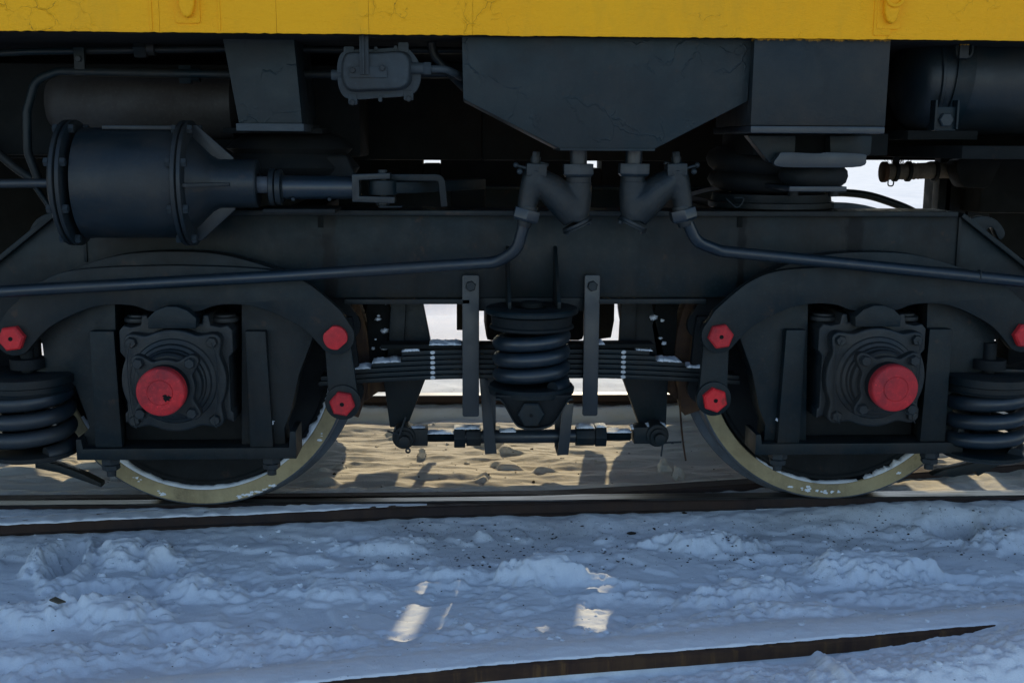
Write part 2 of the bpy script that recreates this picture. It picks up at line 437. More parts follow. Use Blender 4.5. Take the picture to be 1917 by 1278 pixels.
# foreground rail, diverging rail and crossing rail: (x, y) of the head's far edge
F_PTS = [(-30, -7.8), (-9, -2.95), (-2.2, -1.62), (-1.2, -1.43), (-.254, -1.258), (.121, -1.191), (.657, -1.122), (1.014, -1.068), (1.314, -1.017), (1.9, -.925), (2.8, -.80), (9, .8)]
B_PTS = [(-3.4, -.40), (-2.2, -.235), (-1.417, -.120), (-1.104, -.082), (-.78, -.047), (-.35, -.006), (.0, .020), (.5, .042), (1.0, .055)]
C_PTS = [(-.9, .137), (.184, .138), (.556, .176), (.995, .252), (1.6, .36), (2.8, .62)]
def lin(pts, x): return np.interp(x, [p[0] for p in pts], [p[1] for p in pts])

MOUNDS = [  # px, py, half-length m, half-width m, height m, turn
    (1015, 1066, .16, .085, .046, 8), (1320, 1012, .19, .075, .036, -4), (1640, 1066, .24, .12, .046, -3), (1390, 1112, .17, .10, .040, 4),
    (1720, 1110, .26, .08, .022, 0), (225, 1030, .085, .13, .035, 25), (300, 1035, .05, .10, .026, 20), (640, 1100, .2, .07, .020, -8), (215, 1140, .16, .10, .040, 12),
    (600, 1195, .22, .08, .018, -4), (380, 1090, .15, .08, .024, -20), (720, 1018, .17, .06, .022, 0), (1085, 1032, .10, .04, .014, 0),
    (1850, 965, .12, .09, .044, 20), (1890, 1010, .16, .08, .036, 0), (70, 1150, .18, .08, .034, 12), (480, 1215, .24, .10, .030, 8), (900, 1195, .2, .07, .016, 4),
    (1480, 1160, .22, .07, .028, -6), (1820, 1240, .3, .12, .05, 12), (1500, 1268, .3, .08, .028, 8), (60, 1240, .22, .11, .034, 0), (1250, 1190, .22, .07, .026, 7),
    (905, 1000, .03, .025, .016, 0), (1560, 985, .1, .04, .014, 4), (65, 1045, .035, .12, .034, 8), (830, 1065, .13, .05, .016, 0), (710, 1052, .03, .025, .014, 0), (1690, 990, .09, .04, .016, 0), (345, 1100, .10, .06, .028, 30),
    (850, 1235, .12, .06, .022, 0), (700, 1240, .16, .07, .024, 0), (1100, 1215, .12, .05, .024, 6), (980, 1230, .1, .05, .020, 0)]
_r = random.Random(4)
WORLD_MOUNDS = [(sg*_r.uniform(1.75, 3.4), _r.uniform(-1.2, -.2), _r.uniform(.1, .24), _r.uniform(.05, .1), _r.uniform(.018, .042), _r.uniform(-15, 15)) for sg in (-1, 1) for _ in range(11)]
PITS = [(125, 1040, .055, .19, .065, 10), (300, 1058, .05, .07, .032, 0), (180, 1100, .09, .07, .036, 20), (1790, 990, .10, .08, .040, 10), (1470, 1045, .16, .05, .018, 0),
        (1110, 1090, .16, .06, .016, 0), (720, 1075, .15, .06, .014, 0), (330, 1190, .14, .08, .026, 5), (1180, 1120, .14, .08, .014, 6), (1770, 1085, .12, .05, .018, 0), (560, 1050, .12, .06, .014, 0)]
def height(x, y):
    fy = lin(F_PTS, x)
    z = np.full_like(x, -.075)
    # general unevenness, trampled zone
    z = z + .020*fbm(x*.8, y*1.2, 1.3, 3, 3) + .006*fbm(x*.9, y, 5., 3, 11)
    clod = np.abs(fbm(x, y*1.2, 13., 3, 23)); near = sst(.15, -.2, y)
    z = z + near*(.010*(.25-clod)*2*sst(.55, .9, .5+fbm(x, y, 2.2, 2, 31)))
    z = z + near*(.0016*fbm(x, y, 42., 3, 41)+.0022*fbm(x, y, 24., 3, 44)*sst(-.1, .4, fbm(x, y, 3., 2, 45)))
    # hard edged crusts, as broken by boots
    c = fbm(x, y*.95, 2.8, 4, 57); z = z + near*.010*sst(.14, .24, c) - near*.010*sst(.2, .34, -c)
    gz = sst(.30, .12, np.abs(y-fy-.16))*sst(-.25, .15, fbm(x, y, 2.6, 2, 81)); z = z + gz*(.016*(np.abs(fbm(x, y, 15., 4, 82))-.12)+.006*np.abs(fbm(x, y, 38., 2, 83)))
    for lst, sg in ((MOUNDS, 1), (WORLD_MOUNDS, 2), (PITS, -1)):
        for k, (px, py, L, W, H, tn) in enumerate(lst):
            p = gnd(px, py, -.06) if sg != 2 else Vector((px, py, 0)); a = R(tn); dx, dy = x-p.x, y-p.y
            u = dx*math.cos(a)+dy*math.sin(a); v = -dx*math.sin(a)+dy*math.cos(a)
            near_ = (np.abs(u) < L*1.9) & (np.abs(v) < W*1.9)
            if not near_.any(): continue
            zf, xf, yf, u, v = z[near_], x[near_], y[near_], u[near_], v[near_]
            rr = np.sqrt((u/L)**2+(v/W)**2) + .46*fbm(xf, yf, 11., 3, 70+k)+.20*fbm(xf, yf, 45., 3, 90+k)
            if sg > 0: zf = zf + 1.12*H*sst(1.12, .30, rr) + sst(1.15, .6, rr)*(.007*(np.abs(fbm(xf, yf, 22., 3, 140+k))-.15)+.004*fbm(xf, yf, 55., 2, 150+k))
            else: zf = zf - H*sst(1.0, .55, rr) + .35*H*np.exp(-((rr-1.15)/.22)**2)
            z = z.copy(); z[near_] = zf
    # along the near rails the snow lies just under the head
    yb = np.minimum(lin(B_PTS, x), .02)
    rail_lvl = -.052 + .027*sst(.75, 1.35, x) + .014*fbm(x, y*0, 4., 3, 5) + .006*fbm(x, y, 20., 2, 6)
    t = sst(-.16, -.02, y-yb); z = z*(1-t) + rail_lvl*t
    heap = sst(1.12, 1.45, x+.12*fbm(x, y, 6., 2, 8))*sst(-.26, -.02, y)*sst(.03, .01, y); z = z + heap*.006
    t = sst(.0, .03, y-yb-.036)*sst(.03, .012, y); z = z*(1-t) + t*(-.010+.006*fbm(x, y, 14., 2, 71))
    # snow packed between and over the rails of the crossing
    t = sst(.03, .10, y); z = z*(1-t) + t*(-.020+.010*fbm(x, y, 9., 3, 14))
    t = sst(.24, .42, y-.5*np.maximum(0, lin(C_PTS, x)-.15)); inner = -.105 + .030*fbm(x*.55, y*1.7, 3., 4, 17) + .013*fbm(x*.30, y*1.8, 7., 3, 19) + .002*np.abs(fbm(x, y, 21., 3, 20))
    # loose clods between the rails
    inner = inner + .022*sst(.25, .55, fbm(x*.7, y*1.3, 6.5, 3, 29))*sst(.05, .35, fbm(x, y, 2., 2, 37)+.1)
    z = z*(1-t) + inner*t
    t = sst(1.52, 1.60, y); z = z*(1-t) + t*(-.05+.012*fbm(x, y, 5., 3, 43))
    # far drifts
    far = sst(2.6, 6, y); z = z + far*(.34*np.abs(fbm(x*.35, y*.8, .55, 3, 47))+.10*fbm(x*.4, y, .7, 3, 48)) + sst(30, 160, y)*.3
    far = sst(-3, -12, y); z = z + far*.15*fbm(x, y, .2, 3, 50)
    # foreground rail: snow flush over its head, open towards the camera until it vanishes on the right
    d = y-fy
    t = np.exp(-(np.maximum(d-.06, 0)/.16)**2)*(d > .003); z = z*(1-t) + t*(.003+.0035*fbm(x, y, 12., 2, 51)+.0035*np.abs(fbm(x, y, 34., 3, 54)))
    face = -.048 + .016*fbm(x, y*0, 4., 4, 63) + .022*sst(.1, .45, fbm(x, y*0, 6., 3, 68))*sst(.1, .8, x) + .006*fbm(x, y, 40., 2, 69) + .026*sst(.45, 1.25, x+.05*fbm(x, y*0, 9., 2, 65)) + .034*sst(1.18, 1.38, x)
    open_ = face + (.016*fbm(x, y, 6., 3, 52) + .018*np.abs(fbm(x, y, 22., 4, 53)) + .008*np.abs(fbm(x, y, 55., 2, 57)))*sst(.0, -.05, d) + .045*sst(-.02, -.20, d)*sst(.2, .9, x)
    t = sst(.017, .004, d+.004*fbm(x, y*0, 18., 3, 66))*sst(-.42, -.20, d); z = z*(1-t)+t*open_
    return z

def axis(fine0, fine1, step, lim, g=1.10):
    a = list(np.arange(fine0, fine1+step*.5, step)); s = step; v = a[-1]
    while v < lim: s *= g; v += s; a.append(v)
    s = step; v = a[0]; pre = []
    while v > -lim: s *= g; v -= s; pre.append(v)
    return np.array(pre[::-1]+a)
gx = axis(-2.3, 2.9, .0068, 700); gy = axis(-1.32, 1.70, .0060, 700)
GX, GY = np.meshgrid(gx, gy)
GZ = height(GX, GY)
nx, ny = len(gx), len(gy)
me = bpy.data.meshes.new('snow_ground')
co_ = np.stack([GX, GY, GZ], -1).reshape(-1, 3).astype(np.float32)
idx = np.arange(nx*ny).reshape(ny, nx)
q = np.stack([idx[:-1, :-1], idx[:-1, 1:], idx[1:, 1:], idx[1:, :-1]], -1).reshape(-1, 4)
me.vertices.add(len(co_)); me.vertices.foreach_set('co', co_.ravel())
me.loops.add(q.size); me.loops.foreach_set('vertex_index', q.ravel().astype(np.int32))
me.polygons.add(len(q)); me.polygons.foreach_set('loop_start', np.arange(0, q.size, 4, dtype=np.int32)); me.polygons.foreach_set('loop_total', np.full(len(q), 4, np.int32))
me.polygons.foreach_set('use_smooth', np.ones(len(q), bool)); me.update(); me.validate()
me.materials.append(M['snow'])
g = obj('snow_ground', me, None, kind='structure'); g['label'] = 'trampled snow around the tracks, sandy between the rails'
def zat(x, y):
    return float(height(np.array([x], float), np.array([y], float))[0])

# ------------------------------------------------------------------ rails
PROF = [(-.036, -.004), (-.030, 0), (.030, 0), (.036, -.004), (.036, -.030), (.014, -.044), (.008, -.06), (.008, -.15), (.065, -.17), (.065, -.18),
        (-.065, -.18), (-.065, -.17), (-.008, -.15), (-.008, -.06), (-.014, -.044), (-.036, -.030)]
def rail(name, pts, label, mats, group='railway rails', off=0.0, dz=0.0):
    mb = MB(); rings = []
    pts = spline([Vector((a, b, 0)) for a, b in pts], 8) if len(pts) > 2 else pts
    P = [Vector((p[0], p[1], 0)) for p in pts]
    for i, p in enumerate(P):
        t = (P[min(i+1, len(P)-1)]-P[max(i-1, 0)]).normalized(); n = Vector((-t.y, t.x, 0))
        rings.append([mb.bm.verts.new(p+n*(a+off)+Vector((0, 0, b-.0005+dz))) for a, b in PROF])
    k = len(PROF)
    for i in range(len(rings)-1):
        for j in range(k):
            mb.m = 1 if j in (0, 1, 2) else 0
            mb.face((rings[i][j], rings[i][(j+1) % k], rings[i+1][(j+1) % k], rings[i+1][j]))
    mb.m = 0; mb.face(rings[0]); mb.face(rings[-1][::-1])
    return tag(obj(name, mb, mats, sharp=30), label, 'rail', group)
XS = [-120, -40, -8, -3, -1, 0, 1, 3, 8, 40, 120]
rail('running_rail', [(x, .058) for x in XS], 'near running rail with a shiny strip of head, both near wheels stand on it', [M['rail'], M['railtop']])
rail('running_rail', [(x, .058+1.60) for x in XS], 'far running rail seen as a dark strip beyond the sandy snow under the bogie', [M['rail'], M['railtop']])
rail('crossing_rail', B_PTS, 'dark snow capped rail in front of the left wheel, joining the near running rail', [M['rail'], M['rail']], off=0, dz=-.004)
rail('crossing_rail', [(-9, .154), (-2.8, .152)]+C_PTS, 'rusty crossing rail just behind the near running rail, angling off to the right', [M['rail'], M['rail']], off=-.036)
rail('siding_rail', F_PTS, 'rusty rail nearest the camera, vanishing under snow at the lower right', [M['rust'], M['rust']], off=.036)

# ------------------------------------------------------------------ the car body
car = thing('railway_car', 'yellow sided railway car with black underfloor gear, only its lower edge in view', 'railway car', (XC, CENTRE_Y, 1.5))
YS = -.55                                  # plane of the yellow side
ZT = 2.15
mb = MB()
# gap added in the body's far half, letting sun through to the near snow
SUN_GAP0, SUN_GAP1 = .12, .98
mb.prism([(-9, YS+.012), (9, YS+.012), (9, 2.25), (SUN_GAP1, 2.25), (SUN_GAP1, .2), (SUN_GAP0, .2), (SUN_GAP0, 2.25), (-9, 2.25)], ZB+.004, ZT, 'z'); obj('body', mb, M['yellow'], car, .004)
# the side sheet in plates with a slightly ragged, paint-thick lower edge
seams = [-9, -3.2, PX(298, 30, YS), PX(517, 30, YS), PX(690, 30, YS), PX(885, 30, YS), 2.9, 9]
for a, b in zip(seams[:-1], seams[1:]):
    mb = MB(); n = max(2, int(min((b-a), 2.5)/.008)); lo = []
    for i in range(n+1):
        x = a+.0004+(b-a-.0008)*i/n; lo.append((x, ZB-.004+.0022*mnoise.noise(Vector((x*60, 3, 0)))+.002*mnoise.noise(Vector((x*9, 1, 0)))))
    mb.prism(lo+[(b-.0004, ZT-.01), (a+.0004, ZT-.01)], YS, YS+.0115); obj('side_panel', mb, M['yellow'], car, 0)
mb = MB(); mb.prism([(-8.9, YS+.04), (8.9, YS+.04), (8.9, 2.2), (SUN_GAP1+.02, 2.2), (SUN_GAP1+.02, .16), (SUN_GAP0-.02, .16), (SUN_GAP0-.02, 2.2), (-8.9, 2.2)], ZB-.004, ZB+.003, 'z'); obj('floor', mb, M['near_black'], car)
# tie-down lugs on the side
def lug(px, py, ring):
    mb = MB(); c = at(px, py, YS)
    mb.prism(rrect(c.x-.032, c.x+.030, c.z-.045, c.z+.10, .006), YS-.005, YS+.002)
    o = obj('tie_down_plate', mb, M['yellow'], car, .0015)
    mb = MB(); prof = [(c.x-.020, c.z+.10), (c.x-.019, c.z-.005), (c.x-.010, c.z-.028), (c.x+.002, c.z-.034), (c.x+.013, c.z-.026), (c.x+.021, c.z), (c.x+.022, c.z+.10)]
    mb.prism(prof, YS-.026, YS-.004); obj('hook', mb, M['yellow'], o, .007, seg=3)
    if ring:
        mb = MB(); mb.tube([(c.x+.004+.022*math.cos(a), YS-.03, c.z+.034+.022*math.sin(a)) for a in np.linspace(-3.3, .4, 20)], .005, 8); obj('eye', mb, M['yellow'], o)
lug(352, 10, False); lug(1664, 22, True)
mb = MB(); c = at(1664, 30, YS); mb.box(c.x-.04, c.x+.006, YS-.003, YS+.001, c.z-.05, c.z+.12); obj('weld_patch', mb, M['yellow'], car, .001)
for px in (282, 410):
    mb = MB(); c = at(px, 25, YS); mb.box(c.x-.003, c.x+.003, YS-.0025, YS+.002, ZB, ZT-.02); obj('seam_bead', mb, M['yellow'], car, .001)

# underfloor structure: centre sill, cross members, far boxes added to gate the sun
mb = MB(); mb.box(-8.5, SUN_GAP0-.03, .45, .95, 1.105, ZB-.006); mb.box(SUN_GAP1+.03, 1.25, .45, .95, 1.105, ZB-.006); mb.box(1.25, 8.5, .45, .95, 1.135, ZB-.006); mb.box(SUN_GAP0-.03, SUN_GAP1+.03, .45, .95, 1.105, 1.72); obj('centre_sill', mb, M['near_black'], car, .01)
for x in (-3.3, -1.62, -.62, 1.02, 2.35, 3.6):
    mb = MB(); mb.box(x-.05, x+.05, .30, .44, 1.20, ZB-.006); obj('cross_bearer', mb, M['near_black'], car, .006)
mb = MB(); mb.box(-4, -.30, .05, .40, 1.12, 1.40); obj('cable_trough', mb, M['near_black'], car, .01)
mb = MB(); mb.box(1.42, 5, -.42, .55, 1.128, 1.165); obj('tank_shelf', mb, M['near_black'], car, .004)
YFAR = 1.93
def farbox(x0, x1, z0, z1):
    m_ = MB(); m_.box(x0, x1, YFAR, YFAR+.2, z0, z1); obj('added_far_box', m_, M['near_black'], car, .008)  # boxes added on the far side to gate sunlight and close bright gaps
ztop = ZB-.006
farbox(-6.5, SUN_GAP0-.02, 1.185, ztop); farbox(SUN_GAP0-.018, SUN_GAP1+.018, 1.185, 1.38);
for a, b in ((SUN_GAP0-.018, .285), (.364, .398), (.440, .655), (.70, .752), (.862, SUN_GAP1+.018)): farbox(a, b, 1.382, 1.95)  # posts added in the gap to split the sunlight into separate patches
farbox(SUN_GAP1+.02, 1.90, 1.185, ztop); farbox(2.9, 5, .98, ztop)
for x0, x1, z0 in ((-6.5, -1.62, .45), (-1.618, -.16, .93), (-.075, .60, .93), (.70, 1.30, .93)): farbox(x0, x1, z0, 1.183)
farbox(-.158, -.077, .93, 1.068); farbox(-.158, -.115, 1.098, 1.183); farbox(-.113, -.077, 1.090, 1.183); farbox(.602, .698, .93, 1.048); farbox(.602, .698, 1.105, 1.183); farbox(1.305, 1.345, .93, 1.075); farbox(1.305, 1.9, 1.112, 1.183); farbox(1.347, 1.62, .93, 1.098)
mb = MB(); mb.box(1.60, 6, 1.82, 1.90, 1.095, 1.22); obj('side_rail', mb, M['near_black'], car, .005)

# left support bracket
Y0 = -.36
mb = MB()
A = [at(412, 48, Y0), at(548, 48, Y0), at(566, 232, Y0), at(447, 232, Y0)]
mb.prism([(p.x, p.z) for p in A], Y0, Y0+.34)
sb = obj('support_leg', mb, M['hopper'], car, .004)
mb = MB(); a, b = at(443, 231, Y0), at(570, 246, Y0); mb.box(a.x, b.x, Y0-.012, Y0+.36, b.z, a.z); obj('wear_plate', mb, M['grey'], sb, .002)
mb = MB(); a, b = at(430, 240, -.1), at(610, 247, -.1); mb.box(a.x, b.x, -.2, .2, b.z-.006, a.z); obj('wear_plate', mb, M['near_black'], sb, .002)
# leather-like cover bellows under it
mb = MB(); c = at(545, 285, -.02)
mb.rev((c.x, c.y, PZ(545, 250, -.02)), (0, 0, -1), [(0, .13), (.02, .17), (.045, .19), (.06, .17), (.075, .185), (.10, .205), (.12, .19), (.13, .16)], 36)
for v in mb.bm.verts:
    k = 1+.10*mnoise.noise(v.co*9); v.co.x = c.x+(v.co.x-c.x)*k*1.02; v.co.y = c.y+(v.co.y-c.y)*k
obj('bellows', mb, M['rubber'], car, 0, 60)
mb = MB(); c2 = at(590, 330, -.12); mb.loft([(PX(515, 296, -.16), -.16, PZ(515, 296, -.16)), (PX(650, 290, -.16), -.16, PZ(650, 290, -.16)), (PX(672, 330, -.16), -.16, PZ(672, 340, -.16)), (PX(500, 340, -.16), -.16, PZ(500, 345, -.16))],
    [(PX(530, 285, .1), .1, PZ(530, 285, .1)), (PX(640, 285, .1), .1, PZ(640, 285, .1)), (PX(660, 330, .1), .1, PZ(660, 330, .1)), (PX(510, 330, .1), .1, PZ(510, 330, .1))])
obj('bellows_cover', mb, M['rubber'], car, .012, seg=3)

# hopper
YH = -.50
hp = [(864, 50), (1411, 50), (1400, 190), (1224, 280), (1051, 280), (867, 186)]
mb = MB(); A = [at(a, b, YH) for a, b in hp]
mb.loft([(p.x, YH, p.z) for p in A], [(p.x*.985+.003, YH+.22, p.z+.0) for p in A])
hop = obj('hopper', mb, M['hopper'], car, .004)
mb = MB(); a, b = at(1048, 277, YH), at(1226, 283, YH); mb.box(a.x, b.x, YH-.004, YH+.22, b.z, a.z-.001); obj('bottom_flange', mb, M['hopper'], hop, .0015)

# right support box with lip and bearing shoe
YB = -.53
mb = MB(); A = [at(1413, 60, YB), at(1669, 60, YB), at(1657, 238, YB), at(1405, 238, YB)]
zl = PZ(1530, 236, YB)
mb.prism([(A[0].x, A[0].z), (A[1].x, A[1].z), (A[2].x, zl), (A[3].x, zl)], YB, YB+.42)
sbx = obj('support_box', mb, M['over'], car, .003)
mb = MB(); zb2 = PZ(1530, 250, YB); mb.box(A[3].x-.002, A[2].x-.004, YB-.010, YB+.44, zb2, zl-.001); obj('bottom_lip', mb, M['pipe'], sbx, .003)
YK = -.40
mb = MB(); mb.prism([xz(1400, 254, YK), xz(1490, 254, YK), xz(1487, 310, YK), xz(1462, 310, YK), xz(1440, 304, YK)], YK, YK+.05); obj('gusset', mb, M['black'], sbx, .003)
mb = MB(); mb.prism([xz(1560, 254, YK), xz(1640, 254, YK), xz(1638, 288, YK), xz(1618, 300, YK), xz(1600, 312, YK), xz(1562, 312, YK)], YK+.03, YK+.08); obj('gusset', mb, M['black'], sbx, .003)
mb = MB(); mb.box(PX(1395, 260, -.2), PX(1640, 260, -.2), -.30, .1, PZ(1500, 290, -.2), PZ(1500, 250, -.2)); obj('bearing_block', mb, M['near_black'], sbx, .004)
mb = MB(); mb.prism(spline([xz(1453, 311, -.45), xz(1458, 291, -.45), xz(1468, 285, -.45), xz(1530, 287, -.45), xz(1550, 285, -.45), xz(1615, 288, -.45), xz(1622, 296, -.45), xz(1612, 312, -.45), xz(1530, 314, -.45)], 4, True), -.45, -.42); obj('shoe_plate', mb, M['pipe'], sbx, .003)
mb = MB(); c = at(1530, 330, -.34)
mb.rev((c.x, -.30, PZ(1530, 312, -.34)), (0, 0, -1), [(0, .085), (.012, .097), (.03, .10), (.045, .095), (.06, .075), (.066, .07)], 28)
for v in mb.bm.verts: v.co.y = -.30+(v.co.y+.30)*.9; v.co += Vector((.006*mnoise.noise(v.co*25), 0, .004*mnoise.noise(v.co*31)))
obj('rubber_pad', mb, M['rubber'], sbx, 0, 60)
mb = MB(); a, b = at(1478, 349, -.42), at(1585, 359, -.42); mb.box(a.x, b.x, -.42, -.16, b.z, a.z); obj('pad_plate', mb, M['pipe'], sbx, .002)

# right reservoir with strap
YT = -.22; r_ = .158; zc = PZ(1800, 152, YT); x0 = PX(1712, 150, YT)
mb = MB(); mb.rev((x0, YT, zc), (1, 0, 0), [(-.055, .03), (-.045, .09), (-.026, .125), (0, .148), (.03, .1565), (.06, r_), (.9, r_), (.96, .12), (.985, .03)], 48)
res = obj('air_reservoir', mb, M['cyl'], car, 0, 50)
for xx in (PX(1752, 150, YT-.1), x0+.87):
    mb = MB(); mb.rev((xx, YT, zc), (1, 0, 0), [(-.006, r_-.002), (-.003, r_+.004), (.004, r_+.004), (.007, r_-.002)], 48, caps=False); obj('weld_ring', mb, M['cyl'], res)
xs = PX(1790, 150, YT-.1)
mb = MB(); pts = []
def stp(a, r): return (YT-r*math.cos(a), zc+r*math.sin(a))
N = 26; angs = [R(100-195*i/N) for i in range(N+1)]
outl = [stp(a, r_+.009) for a in angs]+[stp(a, r_+.001) for a in angs[::-1]]
n0 = len(mb.bm.verts); mb.prism(outl, xs-.026, xs+.026, 'x')
for v in mb.bm.verts: v.co.x += .10*(v.co.z-zc)
stt = obj('strap', mb, M['black'], res, .001)
ab = R(-28); yb_, zb_ = YT-(r_+.012)*math.cos(ab), PZ(1768, 222, -.42)
cb = at(1768, 222, -.42)
mb = MB(); mb.box(cb.x-.032, cb.x+.032, -.425, -.405, cb.z-.034, cb.z+.032); br = obj('strap_bracket', mb, M['black'], res, .003)
mb = MB(); mb.hexb((cb.x, -.425, cb.z-.004), (0, -1, 0), .036, .014); obj('bolt', mb, M['bolt'], br)
for sx_ in (-1, 1):
    mb = MB(); mb.box(cb.x+sx_*.031-.003, cb.x+sx_*.031+.003, -.436, -.40, cb.z-.03, cb.z+.05); obj('side_rib', mb, M['black'], br, .001)
cu = at(1806, 92, -.40)
mb = MB(); mb.tube(fillet([(cu.x-.022, -.395, cu.z+.03), (cu.x-.022, -.40, cu.z-.022), (cu.x+.020, -.40, cu.z-.022), (cu.x+.022, -.395, cu.z+.06)], .018), .006, 8); obj('strap_loop', mb, M['black'], res)
mb = MB(); ch = at(1806, 90, -.43); mb.box(ch.x-.013, ch.x+.013, -.43, -.42, ch.z-.028, ZB); obj('hanger_tab', mb, M['over'], res, .002)
mb = MB(); a, b = at(1700, 244, -.3), at(1830, 262, -.3); mb.box(a.x, b.x, -.3, -.1, b.z, a.z); obj('tank_saddle', mb, M['near_black'], res, .004)

# grey reservoir behind the left pipes
mb = MB(); c = at(280, 195, .06); mb.rev((PX(122, 195, .06), .06, c.z), (1, 0, 0), [(-.05, .02), (-.04, .07), (0, .10), (.02, .106), (PX(441, 195, .06)-PX(122, 195, .06), .106), (PX(441, 195, .06)-PX(122, 195, .06)+.02, .08)], 40)
obj('grey_reservoir', mb, M['tank'], car, 0, 50)

# upper left pipework
def pipe(name, pts, r, mat, rad=.06, parent=car, n=12):
    m_ = MB(); m_.tube(fillet(pts, rad), r, n); return obj(name, m_, mat, parent, 0, 50)
yp = -.18
p1 = pipe('brake_pipe', [at(-60, 230, yp), at(-40, 102, yp), at(55, 97, yp), at(430, 92, yp), at(1250, 98, yp+.05)], .0105, M['black'])
p2 = pipe('brake_pipe', [at(75, 345, yp-.02), at(52, 285, yp-.02), at(50, 210, yp-.02), at(66, 150, yp-.02), at(110, 134, yp-.02), at(300, 138, yp-.02), at(450, 140, yp-.02), at(1250, 138, yp)], .0125, M['black'])
for pp, px, py in ((p1, 268, 91), (p2, 352, 140)):
    c = at(px, py, yp); m_ = MB(); m_.hexb((c.x-.022, yp, c.z), (1, 0, 0), .052, .034); m_.cyl((c.x+.010, yp, c.z), (c.x+.034, yp, c.z), .021); obj('union_nut', m_, M['black'], pp)
m_ = MB(); c = at(154, 112, yp); m_.box(c.x-.015, c.x+.015, yp-.030, yp-.012, PZ(154, 142, yp), PZ(154, 90, yp)); cl = obj('pipe_clamp', m_, M['black'], car, .003)
m_ = MB(); m_.hexb((c.x, yp-.030, c.z), (0, -1, 0), .016, .008); obj('bolt', m_, M['bolt'], cl)
pipe('brake_pipe', [at(-40, 250, 0), at(0, 290, 0), at(30, 315, 0), at(60, 335, 0)], .014, M['black'])
pipe('brake_pipe', [at(60, 340, -.1), at(95, 390, -.1), at(120, 420, -.1)], .009, M['black'])

# junction box
YJ = -.44
jb = MB(); c = at(708, 137, YJ); tl = -.03
def jp(px, py): return xz(px, py, YJ)
loop = spline([jp(*p) for p in ((648, 96), (700, 93), (755, 90), (776, 104), (787, 128), (786, 158), (768, 178), (706, 184), (655, 186), (637, 170), (632, 140), (634, 112))], 4, True)
jb.prism(loop, YJ-.012, YJ+.012)
for px, py, qx, qy in ((652, 88, 656, 106), (757, 80, 754, 100), (661, 196, 661, 176), (766, 188, 764, 170), (704, 88, 704, 96), (741, 86, 741, 95), (712, 191, 712, 180)):
    w_ = .0115 if abs(qy-py) > 12 else .005; a, b = jp(px, py), jp(qx, qy)
    jb.prism(rrect(min(a[0], b[0])-w_, max(a[0], b[0])+w_, min(a[1], b[1]), max(a[1], b[1]), .004), YJ-.014, YJ+.014)
jbo = obj('junction_box', jb, M['grey'], car, .002)
mb = MB()
inn = lambda k: [jp(706+(p[0]-706)*k, 135+(p[1]-135)*k) for p in spline([(654, 99), (706, 99), (756, 97), (772, 112), (773, 138), (770, 158), (752, 170), (706, 172), (660, 173), (643, 160), (639, 135), (642, 112)], 4, True)]
mb.loft([(x, YJ-.012, z) for x, z in inn(1.)], [(x, YJ-.050, z) for x, z in inn(.90)]); obj('box_cover', mb, M['grey'], jbo, .006, seg=3)
mb = MB(); mb.box(PX(673, 100, YJ-.06), PX(690, 100, YJ-.06), YJ-.062, YJ-.056, PZ(680, 140, YJ-.06), ZB+.002); mb.box(PX(679, 100, YJ-.06), PX(682, 100, YJ-.06), YJ-.072, YJ-.062, PZ(680, 140, YJ-.06), ZB); obj('hanger_bar', mb, M['grey'], jbo, .001)
mb = MB(); mb.box(PX(653, 128, YJ-.06), PX(724, 128, YJ-.06), YJ-.056, YJ-.050, PZ(680, 145, YJ-.06), PZ(680, 125, YJ-.06)); obj('mounting_plate', mb, M['grey'], jbo, .001)
hexm = mkmesh('small_bolt', MB().hexb((0, 0, 0), (0, -1, 0), .013, .006, 0, .008), M['bolt'])
for px, py in ((660, 132), (716, 128), (660, 192), (765, 185)): place('bolt', hexm, at(px, py, YJ-.056 if py < 150 else YJ-.014), jbo, rot=px)
mb = MB(); a = at(633, 141, YJ); mb.cyl((a.x+.01, YJ, a.z), (a.x-.018, YJ, a.z), .014, n=18); obj('plug', mb, M['grey'], jbo, .002)
mb = MB(); a = at(772, 128, YJ-.02); mb.cyl((a.x-.01, YJ-.02, a.z), (a.x+.045, YJ-.02, a.z), .015, n=18); mb.cyl((a.x+.03, YJ-.02, a.z), (a.x+.05, YJ-.02, a.z), .018, n=6); obj('cable_gland', mb, M['grey'], jbo, .0015)
mb = MB(); mb.tube(fillet([at(798, 129, YJ-.02), at(835, 130, YJ-.02), at(853, 138, YJ), at(862, 145, YJ+.05), at(880, 140, YJ+.12)], .03), .010, 12); obj('conduit', mb, M['grey'], jbo, 0, 50)
pipe('cable_hose', [at(812, 50, -.3), at(808, 80, -.3), at(812, 104, -.3), at(840, 135, -.3), at(870, 165, -.25)], .013, M['cast'], .04)

